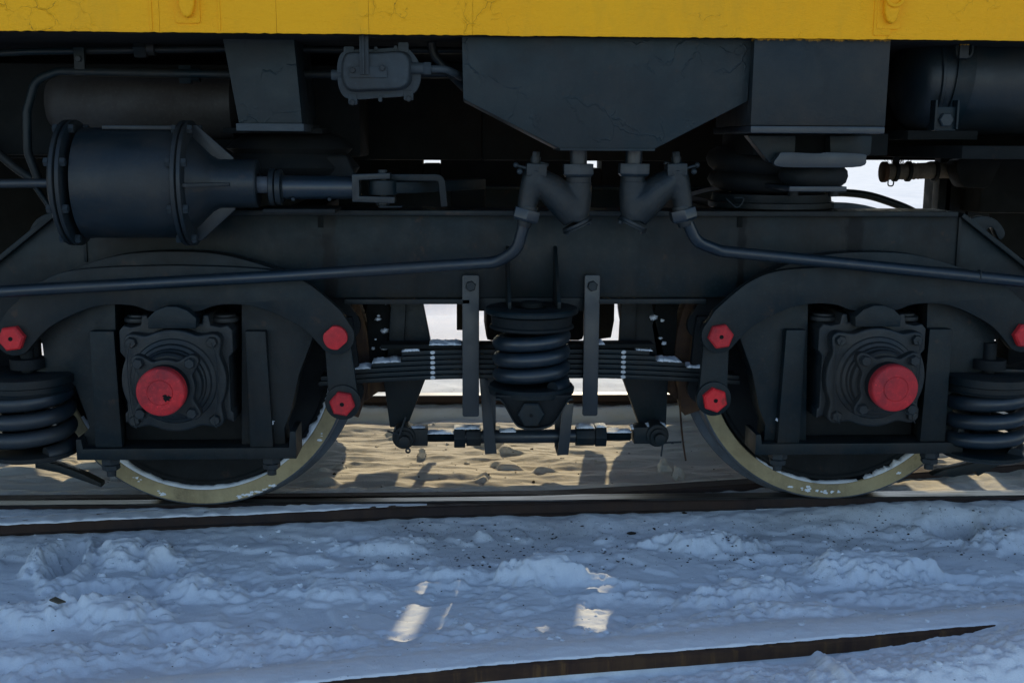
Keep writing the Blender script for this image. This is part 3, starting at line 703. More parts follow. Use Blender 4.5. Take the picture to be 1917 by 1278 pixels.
# Y strainers under the hopper, with the pipes that run out to the ends
YV = -.385
def vp(px, py, m): return at(px if not m else 1082+1187-px+0, py, YV)
def strainer(mir):
    off = 0
    def q(px, py, dy=0):
        p = at(px, py, YV+dy)
        if mir:
            xm = (PX(1082, 300, YV)+PX(1187, 300, YV))/2; p = Vector((2*xm-p.x, p.y, p.z+.002))
        return p
    mb = MB()
    mb.tube([q(1083, 338), q(1083, 360), q(1080, 392)], [.036, .038, .038], 18)
    mb.tube([q(1000, 330), q(1030, 352), q(1062, 382), q(1079, 408)], [.031, .043, .050, .042], 18)
    mb.tube([q(1004, 318), q(996, 345), q(989, 372), q(985, 396)], [.036, .033, .029, .027], 18)
    mb.tube([q(1002, 306), q(999, 322)], .034, 4)
    mb.tube([q(1080, 372), q(1075, 415)], [.040, .040], 18)
    vo = obj('strainer_valve', fused(mb, .0035, 14), M['cast'], car); vo.data.materials.append(M['cast'])
    d = (q(1078, 428)-q(1062, 395)).normalized(); c0 = q(1078, 417)
    m_ = MB(); m_.cyl(c0, c0+d*.009, .043, n=22); m_.cyl(c0+d*.010, c0+d*.014, .045, n=22); cv = obj('strainer_cover', m_, M['cast'], vo, .0015)
    for s_ in (-1, 1):
        e_ = c0+d*.014+Vector((d.z, 0, -d.x))*.033*s_
        m_ = MB(); m_.hexb(e_, d, .013, .008); obj('bolt', m_, M['bolt'], vo)
    a, b = q(1082, 307), q(1082, 331); m_ = MB(); m_.hexb(a, b-a, .082, (b-a).length); obj('union_nut', m_, M['pipe'], vo, .001)
    a, b = q(1083, 331), q(1083, 343); m_ = MB(); m_.cyl(a, b, .035); obj('collar', m_, M['cast'], vo, .002)
    a, b = q(1083, 280), q(1083, 308); m_ = MB(); m_.cyl(a, b, .024); obj('inlet_pipe', m_, M['pipe'], vo)
    a, b = q(988, 392), q(982, 414); m_ = MB(); m_.hexb(a, b-a, .070, (b-a).length); obj('union_nut', m_, M['pipe'], vo, .001)
    a, b = q(990, 384), q(987, 393); m_ = MB(); m_.cyl(a, b, .028, .030); obj('collar', m_, M['cast'], vo, .002)
    a, b = q(983, 414), q(980, 424); m_ = MB(); m_.cyl(a, b, .023, .019); obj('collar', m_, M['cast'], vo, .001)
    # head block, plug and drain cock
    a, b = q(1003, 330, -.005), q(1004, 306, -.005); m_ = MB()
    m_.tube([a, b], [.040, .040], 4); obj('head_block', m_, M['cast'], vo, .004)
    a, b = q(1002, 306), q(1004, 285); m_ = MB(); m_.cyl(a, a.lerp(b, .6), .014); m_.hexb(a.lerp(b, .6), b-a, .020, .014); obj('plug', m_, M['cast'], vo)
    a, b = q(990, 316, -.02), q(964, 309, -.02); m_ = MB(); m_.cyl(a, b, .0045, n=10); m_.ball(q(973, 321, -.03), .009); m_.ball(q(966, 309, -.02), .008); obj('drain_cock', m_, M['bolt'], vo)
    a = q(1018, 310); m_ = MB(); m_.hexb(a, Vector((.3, 0, 1)), .024, .009); obj('plug', m_, M['cast'], vo)
strainer(False); strainer(True)
yp2 = -.335
pl = pipe('sand_pipe', [at(982, 416, YV), at(968, 468, -.37), at(930, 491, yp2), at(520, 517, yp2), at(85, 541, yp2), at(0, 546, yp2), at(-260, 556, yp2), (-6, yp2, .66)], .0172, M['pipe'], .07, n=18)
pr = pipe('sand_pipe', [at(1284, 410, YV), at(1303, 452, -.37), at(1348, 470, yp2), at(1610, 496, yp2), at(1917, 527, yp2), at(2150, 552, yp2), (6, yp2, .62)], .0172, M['pipe'], .07, n=18)
m_ = MB(); c = at(1830, 516, yp2); c2 = at(1833, 516.5, yp2); m_.rev(c, c2-c, [(0, .0176), (.002, .0195), (.005, .0176)], 20); obj('joint_ring', m_, M['bolt'], pr)

# wrapped hose end and pads at the far right
yh = 1.2
m_ = MB(); hpts = [at(1655, 322, yh), at(1700, 321, yh), at(1760, 319, yh), at(1860, 317, yh), at(1990, 318, yh)]
pp = spline(hpts, 20); rr = [.034+.004*mnoise.noise(Vector((i*.9, 0, 0)))+(.008 if i < 3 else 0) for i in range(len(pp))]
m_.tube(pp, rr, 18); ho = obj('wrapped_hose', m_, M['wrap'], car, 0, 50)
for px in (1672, 1696, 1746): 
    m_ = MB(); c = at(px, 321, yh); m_.rev((c.x, c.y, c.z), (1, 0, -.02), [(0, .037), (.002, .043), (.016, .043), (.018, .037)], 20, False); obj('hose_clip', m_, M['black_flat'], ho)
m_ = MB(); c = at(1654, 322, yh); m_.cyl((c.x-.008, c.y, c.z), (c.x+.012, c.y, c.z), .044, n=20); obj('hose_cap', m_, M['rust'], ho, .003)
m_ = MB(); c = at(1678, 296, yh); m_.box(c.x-.012, c.x+.012, yh-.01, yh+.01, PZ(1678, 312, yh), 1.2); obj('hose_hanger', m_, M['black_flat'], ho, .002)
c = at(1668, 336, yh); m_ = MB(); m_.tube(fillet([(c.x-.012, yh, c.z+.03), (c.x-.012, yh, c.z-.028), (c.x+.012, yh, c.z-.028), (c.x+.012, yh, c.z+.03)], .012), .003, 8); obj('safety_clip', m_, M['bolt'], ho)
m_ = MB(); m_.tube(spline([at(1540, 362, 1.0), at(1580, 361, 1.0), at(1625, 366, 1.0), at(1668, 379, 1.0), at(1705, 394, 1.0), at(1740, 415, 1.0)], 8), .016, 14); obj('brake_hose', m_, M['black'], car, 0, 50)
for px, w_ in ((1770, .03), (1790, .05), (1835, .05)):
    m_ = MB(); c = at(px, 360, 1.35); m_.box(c.x-w_, c.x+w_, 1.35, 1.42, .62, 1.12); obj('hanging_plate', m_, M['black_flat'], car, .006)
m_ = MB(); c = at(1880, 350, 1.1); m_.box(c.x-.10, c.x+.30, 1.1, 1.3, PZ(1880, 400, 1.1), 1.12); obj('gear_box', m_, M['near_black'], car, .02)
m_ = MB(); m_.box(PX(1761, 350, 1.5), 6, 1.5, 1.7, .52, 1.093); obj('added_far_box', m_, M['near_black'], car, .02)  # dark box added to block the bright snow beyond the opening
m_ = MB(); c = at(1845, 345, 1.1); m_.prism(spline([xz(1795, 300, 1.05), xz(1800, 345, 1.05), xz(1822, 352, 1.05), xz(1850, 350, 1.05), xz(1862, 330, 1.05), xz(1870, 300, 1.05)], 4, True), 1.05, 1.15); obj('bracket', m_, M['near_black'], car, .006)

# ------------------------------------------------------------------ the bogie
bogie = thing('bogie', 'black two axle bogie with red painted pin ends, coil springs and leaf spring', 'bogie', (XC, CENTRE_Y, .1))
YW = -.14                                   # front of the side frame web
ztf, zbf = PZ(1200, 405, YW-.03), PZ(1000, 557, YW)
def frame_side(yfront, sgn):
    """one side frame: web, flanges, pedestals; sgn=+1 near side (depth runs to +y)"""
    mb = MB(); T = .05
    L, Rr = PX(112, 420, YW), PX(1793, 420, YW)
    lo = PX(0, 525, YW)-.25; ro = PX(1917, 525, YW)+.25
    web = [(L, ztf), (Rr, ztf), (ro, PZ(1930, 535, YW)-.13), (ro, PZ(1930, 535, YW)-.24), (Rr-.2, zbf+.03), (PX(1330, 555, YW), zbf), (PX(600, 555, YW), zbf), (L+.2, zbf+.03), (lo, PZ(-10, 535, YW)-.24), (lo, PZ(-10, 535, YW)-.13)]
    y0, y1 = (yfront, yfront+T)
    if sgn < 0: web = [(x, z+.045 if abs(z-zbf) < .001 else z) for x, z in web]
    mb.prism(web, y0, y1); o = obj('side_frame', mb, M['frame'], bogie, .003)
    f0, f1 = (yfront-.035, yfront+T+.10)
    mb = MB(); mb.box(PX(118, 400, YW), PX(1793, 400, YW-.03), f0, f1, ztf+.001, ztf+.016); obj('top_flange', mb, M['black'], o, .002)
    if sgn > 0:
        for a, b in ((645, 880), (1120, 1322)):
            mb = MB(); mb.box(PX(a, 560, YW-.03), PX(b, 560, YW-.03), f0+.005, f1-.04, zbf-.016, zbf-.001); obj('bottom_flange', mb, M['black'], o, .002)
    else:
        mb = MB(); mb.box(-.3, .75, f0+.03, f1, zbf+.030, zbf+.044); obj('bottom_flange', mb, M['black'], o, .002)
    for s_, xa, xb, za, zb3 in ((-1, L, lo, ztf, PZ(-10, 535, YW)-.13), (1, Rr, ro, ztf, PZ(1930, 535, YW)-.13)):
        mb = MB(); dx, dz = xb-xa, zb3-za; ln = math.hypot(dx, dz); nx_, nz_ = -dz/ln*s_, dx/ln*s_
        mb.prism([(xa, za), (xb, zb3), (xb+nx_*.014, zb3+nz_*.014), (xa+nx_*.014, za+nz_*.014)], f0+.012, f1-.03); obj('end_flange', mb, M['black'], o, .002)
    mb = MB(); c = at(1793, 470, YW); mb.box(c.x-.006, c.x+.004, yfront-.008, yfront+.002, PZ(1793, 500, YW), ztf-.001)
    c = at(158, 440, YW); mb.box(c.x-.004, c.x+.006, yfront-.006, yfront+.002, PZ(158, 490, YW), ztf-.001); obj('stiffener', mb, M['black'], o, .0015)
    return o
sf = frame_side(YW, 1)
frame_side(2*CENTRE_Y-YW-.05, -1)
for x in (-.52, .95):
    mb = MB(); mb.box(x-.06, x+.06, -.08, 1.78, .82, .95); obj('transom', mb, M['near_black'], bogie, .01)
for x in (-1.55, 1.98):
    mb = MB(); mb.box(x-.05, x+.05, -.10, 1.78, .62, .74); obj('end_beam', mb, M['near_black'], bogie, .01)
    mb = MB(); mb.box(x-.16, x+.17, .02, .12, .40, .80); obj('added_back_plate', mb, M['near_black'], bogie, .01)  # dark plate added behind the outer spring to close a bright hole
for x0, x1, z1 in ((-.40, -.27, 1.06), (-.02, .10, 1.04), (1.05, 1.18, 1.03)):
    mb = MB(); mb.box(x0, x1, .30, .62, .86 if x0 > -.1 else .84, z1); obj('gear_housing', mb, M['near_black'], bogie, .02)
# drip stains come from the material; dark slot above the left flange
for px in (600, 1385):
    mb = MB(); c = at(px, 412, YW); mb.box(c.x-.008, c.x+.008, YW-.004, YW+.002, c.z-.022, c.z+.012); obj('drain_lip', mb, M['near_black'], sf, .001)

# pedestals, liners, tie bars
YP = -.225
def pedestal(xa, side, mir):
    """jaw plate beside an axle box; side -1 outer-left, +1 right; outlines taken about the axle"""
    def L(px, py, Y=YP): p = at(px, py, Y); return (p.x-XL_, p.z)
    XL_ = XL
    inner = [L(452, 560), L(452, 838), L(535, 838), L(533, 800), L(545, 770), L(560, 700), L(585, 635), L(590, 600), L(560, 575)]
    outer = [L(215, 560), L(222, 838), L(150, 838), L(150, 822), L(167, 800), L(160, 775), L(140, 722), L(122, 714), L(60, 714), L(-40, 716), L(-160, 714), L(-160, 640), L(-100, 690), L(-5, 694), L(20, 700), L(60, 698), L(84, 686), L(78, 640), L(80, 600), L(120, 575)]
    o = inner if side > 0 else outer
    if mir: o = [(-x, z) for x, z in o]
    mb = MB(); mb.prism([(x+xa, z) for x, z in o], YP, YP+.09); p = obj('pedestal', mb, M['black'], bogie, .004)
    # liner bar standing proud beside the box
    lo = [L(458, 620, YP-.035), L(497, 620, YP-.035), L(521, 838, YP-.035), L(468, 838, YP-.035)] if side > 0 else [L(167, 620, YP-.035), L(213, 620, YP-.035), L(229, 838, YP-.035), L(178, 838, YP-.035)]
    lo = [(min(max(x, lo[0][0]-.004), lo[1][0]+.012), z) for x, z in lo]
    if mir: lo = [(-x, z) for x, z in lo]
    mb = MB(); mb.prism([(x+xa, z) for x, z in lo], YP-.035, YP-.001); obj('guide_liner', mb, M['black'], p, .005)
for xa, mir in ((XL, False), (XR, True)):
    for side in (-1, 1): pedestal(xa, side, mir)
    s = -1 if mir else 1
    YTB = YP-.045
    x0, x1 = s*(PX(143, 850, YTB)-XL)+xa, s*(PX(555, 850, YTB)-XL)+xa
    x0, x1 = min(x0, x1), max(x0, x1)
    za, zb4 = PZ(350, 839, YTB), PZ(350, 860, YTB)
    mb = MB(); mb.prism([(x0, zb4), (x1, zb4), (x1, za+.05), (x1-.018, za+.05), (x1-.022, za), (x0+.02, za), (x0+.016, za+.03), (x0, za+.03)], YTB, YTB+.13); tb = obj('tie_bar', mb, M['black'], bogie, .003)
    for px in (207, 508):
        x = s*(PX(px, 870, YTB+.03)-XL)+xa
        mb = MB(); mb.hexb((x, YTB+.035, zb4), (0, 0, -1), .050, .022, .3); mb.hexb((x, YTB+.035, zb4-.023), (0, 0, -1), .046, .016, .7); mb.cyl((x, YTB+.035, zb4-.035), (x, YTB+.035, zb4-.058), .014, n=14); obj('tie_bolt', mb, M['bolt'], tb)
    # sole behind the opening and brake block at the outer face
    mb = MB(); mb.box(xa-.19, xa+.19, YP+.06, YP+.13, .25, .36); obj('sole_plate', mb, M['black_flat'], bogie, .004)

# axle boxes
outer_bolt = mkmesh('cover_bolt', MB().hexb((0, 0, 0), (0, -1, 0), .028, .016, .2), M['cast'])
inner_bolt = mkmesh('flange_bolt', MB().hexb((0, 0, 0), (0, -1, 0), .027, .020, .35, .0165), M['bolt'])
def axle_box(xa, chipped):
    mb = MB(); z = ZA
    W = .160
    body = [(-.128, .15), (-.150, .155), (-.163, .14), (-.163, .075), (-.150, .06), (-.150, -.10), (-.158, -.105), (-.158, -.135), (-.12, -.118), (.12, -.118), (.158, -.135), (.158, -.105), (.150, -.10), (.150, .06), (.163, .075), (.163, .14), (.150, .155), (.128, .15), (.10, .155), (.095, .185), (.08, .185), (.075, .16), (-.075, .16), (-.08, .185), (-.095, .185), (-.10, .155)]
    mb.prism([(xa+x, z+zz) for x, zz in body], -.285, -.02)
    bx = obj('axle_box', mb, M['cast'], bogie, .006, seg=3)
    # cover: round flange with four bolt ears
    def eared(r, e, er, n=96):
        pts = []
        for k in range(n):
            a = 2*math.pi*k/n; d = r
            for q_ in range(4):
                b = math.pi/4+q_*math.pi/2; ec = e*math.sqrt(2); da = a-b
                s_ = ec*math.sin(da)
                if abs(s_) < er and math.cos(da) > 0: d = max(d, ec*math.cos(da)+math.sqrt(er*er-s_*s_))
            pts.append([a, d])
        D = [p[1] for p in pts]
        for _ in range(3): D = [(D[i-1]+2*D[i]+D[(i+1) % n])/4 for i in range(n)]
        return [(xa+d*math.cos(p[0]), z+d*math.sin(p[0])) for p, d in zip(pts, D)]
    mb = MB(); mb.prism(eared(.150, .1144, .030), -.332, -.284); mb2 = mb
    cv = obj('cover', mb2, M['cast'], bx, .007, seg=3)
    mb = MB(); mb.rev((xa, -.331, z), (0, -1, 0), [(0, .126), (.006, .122), (.010, .112), (.014, .110), (.020, .108), (.024, .100), (.036, .098), (.040, .094), (.060, .092), (.066, .086)], 48)
    obj('bearing_cap', mb, M['cast'], bx, 0, 30)
    mb = MB(); mb.prism(eared(.080, .0713, .026), -.424, -.392); obj('inner_flange', mb, M['cast'], bx, .005, seg=3)
    mb = MB(); mb.rev((xa, -.42, z), (0, -1, 0), [(0, .067), (.036, .067)], 40); obj('shaft_sleeve', mb, M['black_flat'], bx, .001)
    mb = MB(); rc = .0675
    prof = [(0, rc*.98), (.004, rc), (.030, rc), (.036, rc-.003), (.0385, rc-.009), (.0385, .0365), (.0372, .0355), (.0372, .0345), (.0392, .0335), (.0392, .004)]
    mb.rev((xa, -.452, z), (0, -1, 0), prof, 48)
    obj('end_cap', mb, M['red_chip' if chipped else 'red'], bx, 0, 25, label='red end cap with a chip of paint missing' if chipped else 'red end cap')
    if chipped:
        mb = MB(); pts = [(.018+.011*math.cos(a)*(1+1.1*mnoise.noise(Vector((math.cos(a)*2, math.sin(a)*2, 3)))), -.014+.008*math.sin(a)*(1+1.2*mnoise.noise(Vector((math.cos(a)*2, math.sin(a)*2, 8))))) for a in np.linspace(0, 6.1, 40)]
        mb.prism([(xa+a, z+b) for a, b in pts], -.4918, -.4905); obj('paint_chip', mb, M['near_black'], bx)
    for sx_ in (-1, 1):
        for sz_ in (-1, 1):
            place('cover_bolt', outer_bolt, (xa+sx_*.1144, -.332, z+sz_*.1144), bx, rot=sx_+sz_*.4)
            place('flange_bolt', inner_bolt, (xa+sx_*.0713, -.424, z+sz_*.0713), bx, rot=sx_*.7+sz_*.2)
    # lock wires down the cover bolts
    for sx_ in (-1, 1):
        mb = MB(); x = xa+sx_*.1144
        mb.tube(spline([(x, -.350, z+.114), (x+sx_*.012, -.346, z+.06), (x+sx_*.010, -.344, z-.05), (x, -.350, z-.114), (x+.006, -.352, z-.135)], 6), .0014, 5); obj('lock_wire', mb, M['bolt'], bx)
    # key lug that carries the equaliser, and pads
    k = [(-.068, .152), (.068, .152), (.070, .182), (.045, .205), (.015, .216), (-.015, .216), (-.045, .205), (-.070, .182)]
    mb = MB(); mb.prism([(xa+x, z+zz) for x, zz in k], -.325, -.19); obj('key_lug', mb, M['black'], bx, .004)
    for sx_ in (-1, 1):
        mb = MB(); mb.rev((xa+sx_*.125, -.20, z+.155), (0, 0, 1), [(0, .044), (.012, .044), (.016, .034), (.022, .034)], 24); obj('spring_pad', mb, M['cast'], bx, .002)
axle_box(XL, True); axle_box(XR, False)

# equaliser beams with swing links and red pins
YE = -.285
half = [(330, 497), (437, 500), (521, 508), (572, 528), (609, 556), (639, 583)]
endc = xz(630, 630, YE)
def Lx(px, py): p = at(px, py, YE); return (p.x-XL, p.z)
up = spline([(a, b) for a, b in [Lx(*p) for p in half]], 4)
ec = Lx(629, 630); er = .054
arc = circ(ec[0], ec[1], er, 14, 42, -150)
low = spline([Lx(*p) for p in ((598, 646), (572, 619), (538, 598), (488, 577), (447, 570), (404, 572), (375, 582), (350, 584), (330, 585))], 4)
right = up+arc+low
right = [p for p in right if p[0] > .001]
eq = right + [(-x, z) for x, z in right[::-1]]
pin_hex = mkmesh('pin_hex', MB().hexb((0, 0, 0), (0, -1, 0), .066, .024, .26), M['red'])
dot = mkmesh('pin_hole', MB().cyl((0, -.0245, 0), (0, -.020, 0), .0065, n=14), M['near_black'])
ringm = mkmesh('pin_ring', MB().cyl((0, .001, 0), (0, -.004, 0), .047, n=28), M['black'])
def pin_round():
    mb = MB(); o = []
    for k in range(36):
        a = 2*math.pi*k/36; x, z = .035*math.cos(a), .035*math.sin(a); o.append((x, max(-.031, min(.031, z))))
    mb.prism(o, -.024, 0); return mkmesh('pin_round', mb, M['red'], .003)
pin_r = pin_round()
def eqbeam(xa):
    mb = MB(); mb.prism([(xa+x, z) for x, z in eq], YE, YE+.034); o = obj('equaliser_beam', mb, M['black'], bogie, .003)
    for s_ in (-1, 1):
        rd = xa == XL and s_ > 0
        p = place('pin_head', pin_r if rd else pin_hex, (xa+s_*ec[0], YE-.002, ec[1]), o, rot=s_*.1+xa)
        if not rd: place('pin_hole', dot, (xa+s_*ec[0], YE-.002, ec[1]), o)
    # back plate of the pair
    mb = MB(); mb.prism([(xa+x, z) for x, z in eq], YE+.21, YE+.235); obj('rear_plate', mb, M['black_flat'], o)
    # raised arch above the beam
    mb = MB(); t = spline([(PX(a, b, YE+.05)-XL+xa, PZ(a, b, YE+.05)) for a, b in ((100, 525), (148, 500), (215, 479), (283, 471), (370, 471), (437, 480), (521, 505), (565, 527))], 5)
    mb.prism(t+[(t[-1][0]-.02, t[-1][1]-.05), (t[0][0]+.02, t[0][1]-.05)], YE+.036, YE+.10); obj('arch_plate', mb, M['black'], o, .003)
eqbeam(XL); eqbeam(XR)
# swing links at the inner ends
for xa, s_ in ((XL, 1), (XR, -1)):
    xp = xa+s_*ec[0]
    lowp = at(640, 757, YE)if s_ > 0 else at(1340, 750, YE)
    xq = lowp.x; zq = lowp.z
    y0 = YE+.036
    mb = MB(); wl = .038
    ol = circ(xq, zq, .052, 16, 160, 380)+[(xp+wl, ec[1]-.02), (xp+wl*.8, ec[1]+.03), (xp-wl*.8, ec[1]+.03), (xp-wl, ec[1]-.02)]
    ol = circ(xq, zq, .050, 20, 150, 390)+[(xp+wl, ec[1]-.02), (xp+wl*.8, ec[1]+.03), (xp-wl*.8, ec[1]+.03), (xp-wl, ec[1]-.02)]
    mb.prism(ol, y0, y0+.025); lk = obj('swing_link', mb, M['black'], bogie, .003)
    mb = MB(); mb.prism(ol, y0+.14, y0+.165); obj('rear_link', mb, M['black_flat'], lk)
    mb = MB(); mb.cyl((xq, y0-.012, zq), (xq, y0, zq), .053, n=30); obj('washer', mb, M['black'], lk, .003)
    place('pin_head', pin_hex, (xq, y0-.012, zq), lk, rot=.45*s_); place('pin_hole', dot, (xq, y0-.012, zq), lk)
    for a, b in ((xq, zq), (xp, ec[1])):
        mb = MB(); mb.cyl((a, y0, b), (a, .0, b), .022); obj('pin', mb, M['black_flat'], lk)

# leaf spring
YLf0, YLf1 = -.135, -.05
ls = MB(); xs0 = XC-.01
zt6, zb6 = PZ(840, 654, YLf0), PZ(840, 710, YLf0); th = (zt6-zb6)/6
leafs = MB()
def leaf_z(x): 
    d = max(0, abs(x-XC)-.22); return -.055*(d**1.35)/.6**1.35*.6
lens = [(PX(752, 670, YLf0), PX(1216, 660, YLf0)), (PX(752, 670, YLf0)-.0, PX(1228, 665, YLf0)), (PX(696, 675, YLf0), PX(1283, 675, YLf0)), (PX(640, 690, YLf0)-.02, PX(1310, 690, YLf0)+.03), (PX(600, 700, YLf0), PX(1384, 700, YLf0)), (PX(596, 700, YLf0), PX(1386, 700, YLf0))]
lsp = None
for i, (a, b) in enumerate(lens):
    m_ = MB(); n = 40; top = []; bot = []
    for k in range(n+1):
        x = a+(b-a)*k/n; z = zt6-i*th+leaf_z(x)
        top.append((x, z-.0012)); bot.append((x, z-th+.0012))
    m_.prism(top+bot[::-1], YLf0, YLf1)
    if lsp is None: lsp = obj('leaf_spring', m_, M['black'], bogie, .0022)
    else: obj('leaf', m_, M['black'], lsp, .0022)
    for px in (810, 1167):
        m_ = MB(); x = PX(px, 680, YLf0); z = zt6-(i+.5)*th+leaf_z(x); r2 = th*.36
        m_.prism([(x+1.35*r2*math.cos(a_)*(1+.3*mnoise.noise(Vector((math.cos(a_), math.sin(a_), i+px)))), z+r2*math.sin(a_)*(1+.25*mnoise.noise(Vector((math.cos(a_), math.sin(a_), i-px))))) for a_ in np.linspace(0, 6.0, 16)], YLf0-.0012, YLf0+.001); obj('paint_mark', m_, M['white'], lsp)
m_ = MB(); m_.box(XC-.45, XC+.40, YLf0+.006, YLf1-.006, zt6+.001, zt6+.014); obj('spring_top_plate', m_, M['near_black'], lsp, .002)
m_ = MB(); m_.box(XC-.085, XC+.085, YLf0-.012, YLf1+.012, zb6-.012, zt6+.02); obj('spring_buckle', m_, M['black_flat'], lsp, .004)
# hangers
for (pa, pb, pc, pd) in ((863, 896, 868, 898), (1095, 1123, 1090, 1119)):
    m_ = MB(); Yh = YW-.03; x0, x1 = (PX(pa, 600, Yh)+PX(pc, 700, Yh))/2, (PX(pb, 600, Yh)+PX(pd, 700, Yh))/2
    o_ = rrect(x0, x1, PZ(880, 780, Yh), PZ(880, 515, Yh), .007); m_.prism(o_, Yh, Yh+.013); hg = obj('hanger', m_, M['pipe'], bogie, .002)
    m_ = MB(); m_.hexb(((x0+x1)/2, Yh, PZ(880, 535, Yh)), (0, -1, 0), .028, .014, .3); obj('bolt', m_, M['bolt'], hg)

# centre coil spring group
YCS = -.255; xcs = PX(999, 660, YCS-.1)
z_top, z_bot = PZ(999, 598, YCS-.12), PZ(999, 742, YCS-.12)
m_ = MB(); m_.helix((xcs, YCS), 0.0945, .0225, z_bot+.012, z_top-.045, 3.55, 16, 44); cs = obj('coil_spring', m_, M['pipe'], bogie, 0, 70)
m_ = MB(); m_.rev((xcs, YCS, z_top), (0, 0, -1), [(0, .115), (.004, .121), (.030, .119), (.034, .125), (.040, .126), (.044, .118)], 40); obj('rubber_ring', m_, M['rubber'], cs, 0, 40)
zs0, zs1 = z_top, z_top+.020
m_ = MB(); m_.rev((xcs, YCS, zs0+.001), (0, 0, 1), [(0, .132), (.003, .138), (.013, .139), (.018, .135), (.0185, .05), (.010, .048)], 48); st = obj('spring_seat', m_, M['black'], bogie, 0, 35)
m_ = MB(); m_.box(PX(893, 560, YW), PX(1100, 560, YW), YW+.004, YW+.20, zs0-.01, zbf-.0015); obj('seat_bracket', m_, M['black'], st, .002)
m_ = MB(); m_.box(.115, .50, .80, 1.2, .40, .72); obj('bolster', m_, M['near_black'], bogie, .02)
for px in (951, 1041):
    m_ = MB(); x = PX(px, 530, YW-.05); m_.prism([(YW+.001, zs1), (YW-.165, zs1), (YW-.165, zs1+.02), (YW-.02, PZ(1000, 465, YW-.02)), (YW+.001, PZ(1000, 460, YW))], x-.005, x+.005, 'x'); obj('gusset', m_, M['black'], st, .0015)
m_ = MB(); m_.rev((xcs, YCS, zs1), (0, 0, 1), [(0, .035), (.012, .033), (.016, .025)], 24); obj('seat_boss', m_, M['near_black'], st)
# lower pan with its pin
yl = YCS-.122
zp = z_bot
m_ = MB(); m_.rev((xcs, YCS, zp-.016), (0, 0, 1), [(0, .112), (.005, .128), (.020, .130), (.028, .124), (.028, .06)], 40); pan = obj('spring_pan', m_, M['black'], bogie, 0, 40)
zpi = PZ(994, 776, yl); xpi = PX(994, 776, yl)
m_ = MB()
pts_ = spline([xz(928, 748, yl), xz(940, 752, yl), xz(962, 790, yl), xz(975, 800, yl), xz(994, 803, yl), xz(1022, 800, yl), xz(1040, 788, yl), xz(1062, 752, yl), xz(1072, 748, yl)], 4)
m_.prism(pts_+[xz(1072, 741, yl), xz(928, 741, yl)], yl+.01, yl+.05); obj('pan_bracket', m_, M['black_flat'], pan, .003)
path = [(x, yl+.006, z) for x, z in pts_]
m_ = MB(); 
for (a, b) in zip(pts_[:-1], pts_[1:]):
    pass
m_.prism(pts_+[(x, z+.006) for x, z in pts_[::-1]], yl-.012, yl+.012); obj('pan_rim', m_, M['black'], pan, .001)
m_ = MB(); m_.hexb((xpi, yl+.012, zpi), (0, -1, 0), .070, .020, .0); m_.m = 1; m_.cyl((xpi, yl-.010, zpi), (xpi, yl-.0085, zpi), .006, n=12); obj('pan_nut', m_, [M['black'], M['near_black']], pan, .002)
m_ = MB(); m_.cyl((xpi, yl+.05, zpi), (xpi, .05, zpi), .024); obj('pan_pin', m_, M['black_flat'], pan)

# outer coil springs at both ends
for px, sgn in ((35, -1), (1872, 1)):
    yc_ = YP+.0; 
    xq = PX(px, 790, yc_-.1)
    zt_, zb_2 = PZ(px, 716, yc_-.12), PZ(px, 866, yc_-.12)
    m_ = MB(); m_.helix((xq, yc_), .105, .024, zb_2+.012, zt_-.050, 3.2, 16, 44); cs2 = obj('coil_spring', m_, M['pipe'], bogie, 0, 70)
    m_ = MB(); m_.rev((xq, yc_, zt_+.008), (0, 0, -1), [(0, .12), (.006, .131), (.028, .132), (.032, .126), (.046, .126), (.05, .131), (.056, .126)], 40); obj('spring_cup', m_, M['black'], cs2, 0, 35)
    m_ = MB(); m_.rev((xq, yc_, zb_2-.006), (0, 0, 1), [(0, .12), (.006, .131), (.016, .131), (.02, .12)], 40); obj('spring_pan', m_, M['black'], cs2, 0, 35)
    m_ = MB(); m_.cyl((xq, yc_, zt_-.02), (xq, yc_, zt_+.10), .020); m_.cyl((xq, yc_, zt_+.02), (xq, yc_, zt_+.05), .05); m_.cyl((xq, yc_+.03, zb_2-.02), (xq, yc_+.03, zt_+.1), .03); obj('spring_rod', m_, M['black_flat'], cs2)
# guard irons below the outer springs
m_ = MB(); P0 = [at(70, 868, -.05), at(115, 876, -.06), at(160, 890, -.07), at(193, 905, -.08)]
m_.loft([(p.x, p.y-.02, p.z+h_) for p, h_ in zip(P0, (.02, .015, .010, .007))]+[(p.x, p.y-.02, p.z-h_) for p, h_ in list(zip(P0, (.008, .010, .012, .006)))[::-1]],
        [(p.x, p.y+.02, p.z+h_) for p, h_ in zip(P0, (.02, .015, .010, .007))]+[(p.x, p.y+.02, p.z-h_) for p, h_ in list(zip(P0, (.008, .010, .012, .006)))[::-1]]); obj('guard_iron', m_, M['black'], bogie, .002)
m_ = MB(); P0 = [at(1740, 887, -.04), at(1760, 877, -.04), at(1820, 863, -.04), at(1868, 866, -.04), at(1826, 888, -.04), at(1822, 880, -.04), at(1780, 890, -.04)]
m_.prism([(p.x, p.z) for p in P0], -.06, -.02); obj('guard_iron', m_, M['black'], bogie, .003)

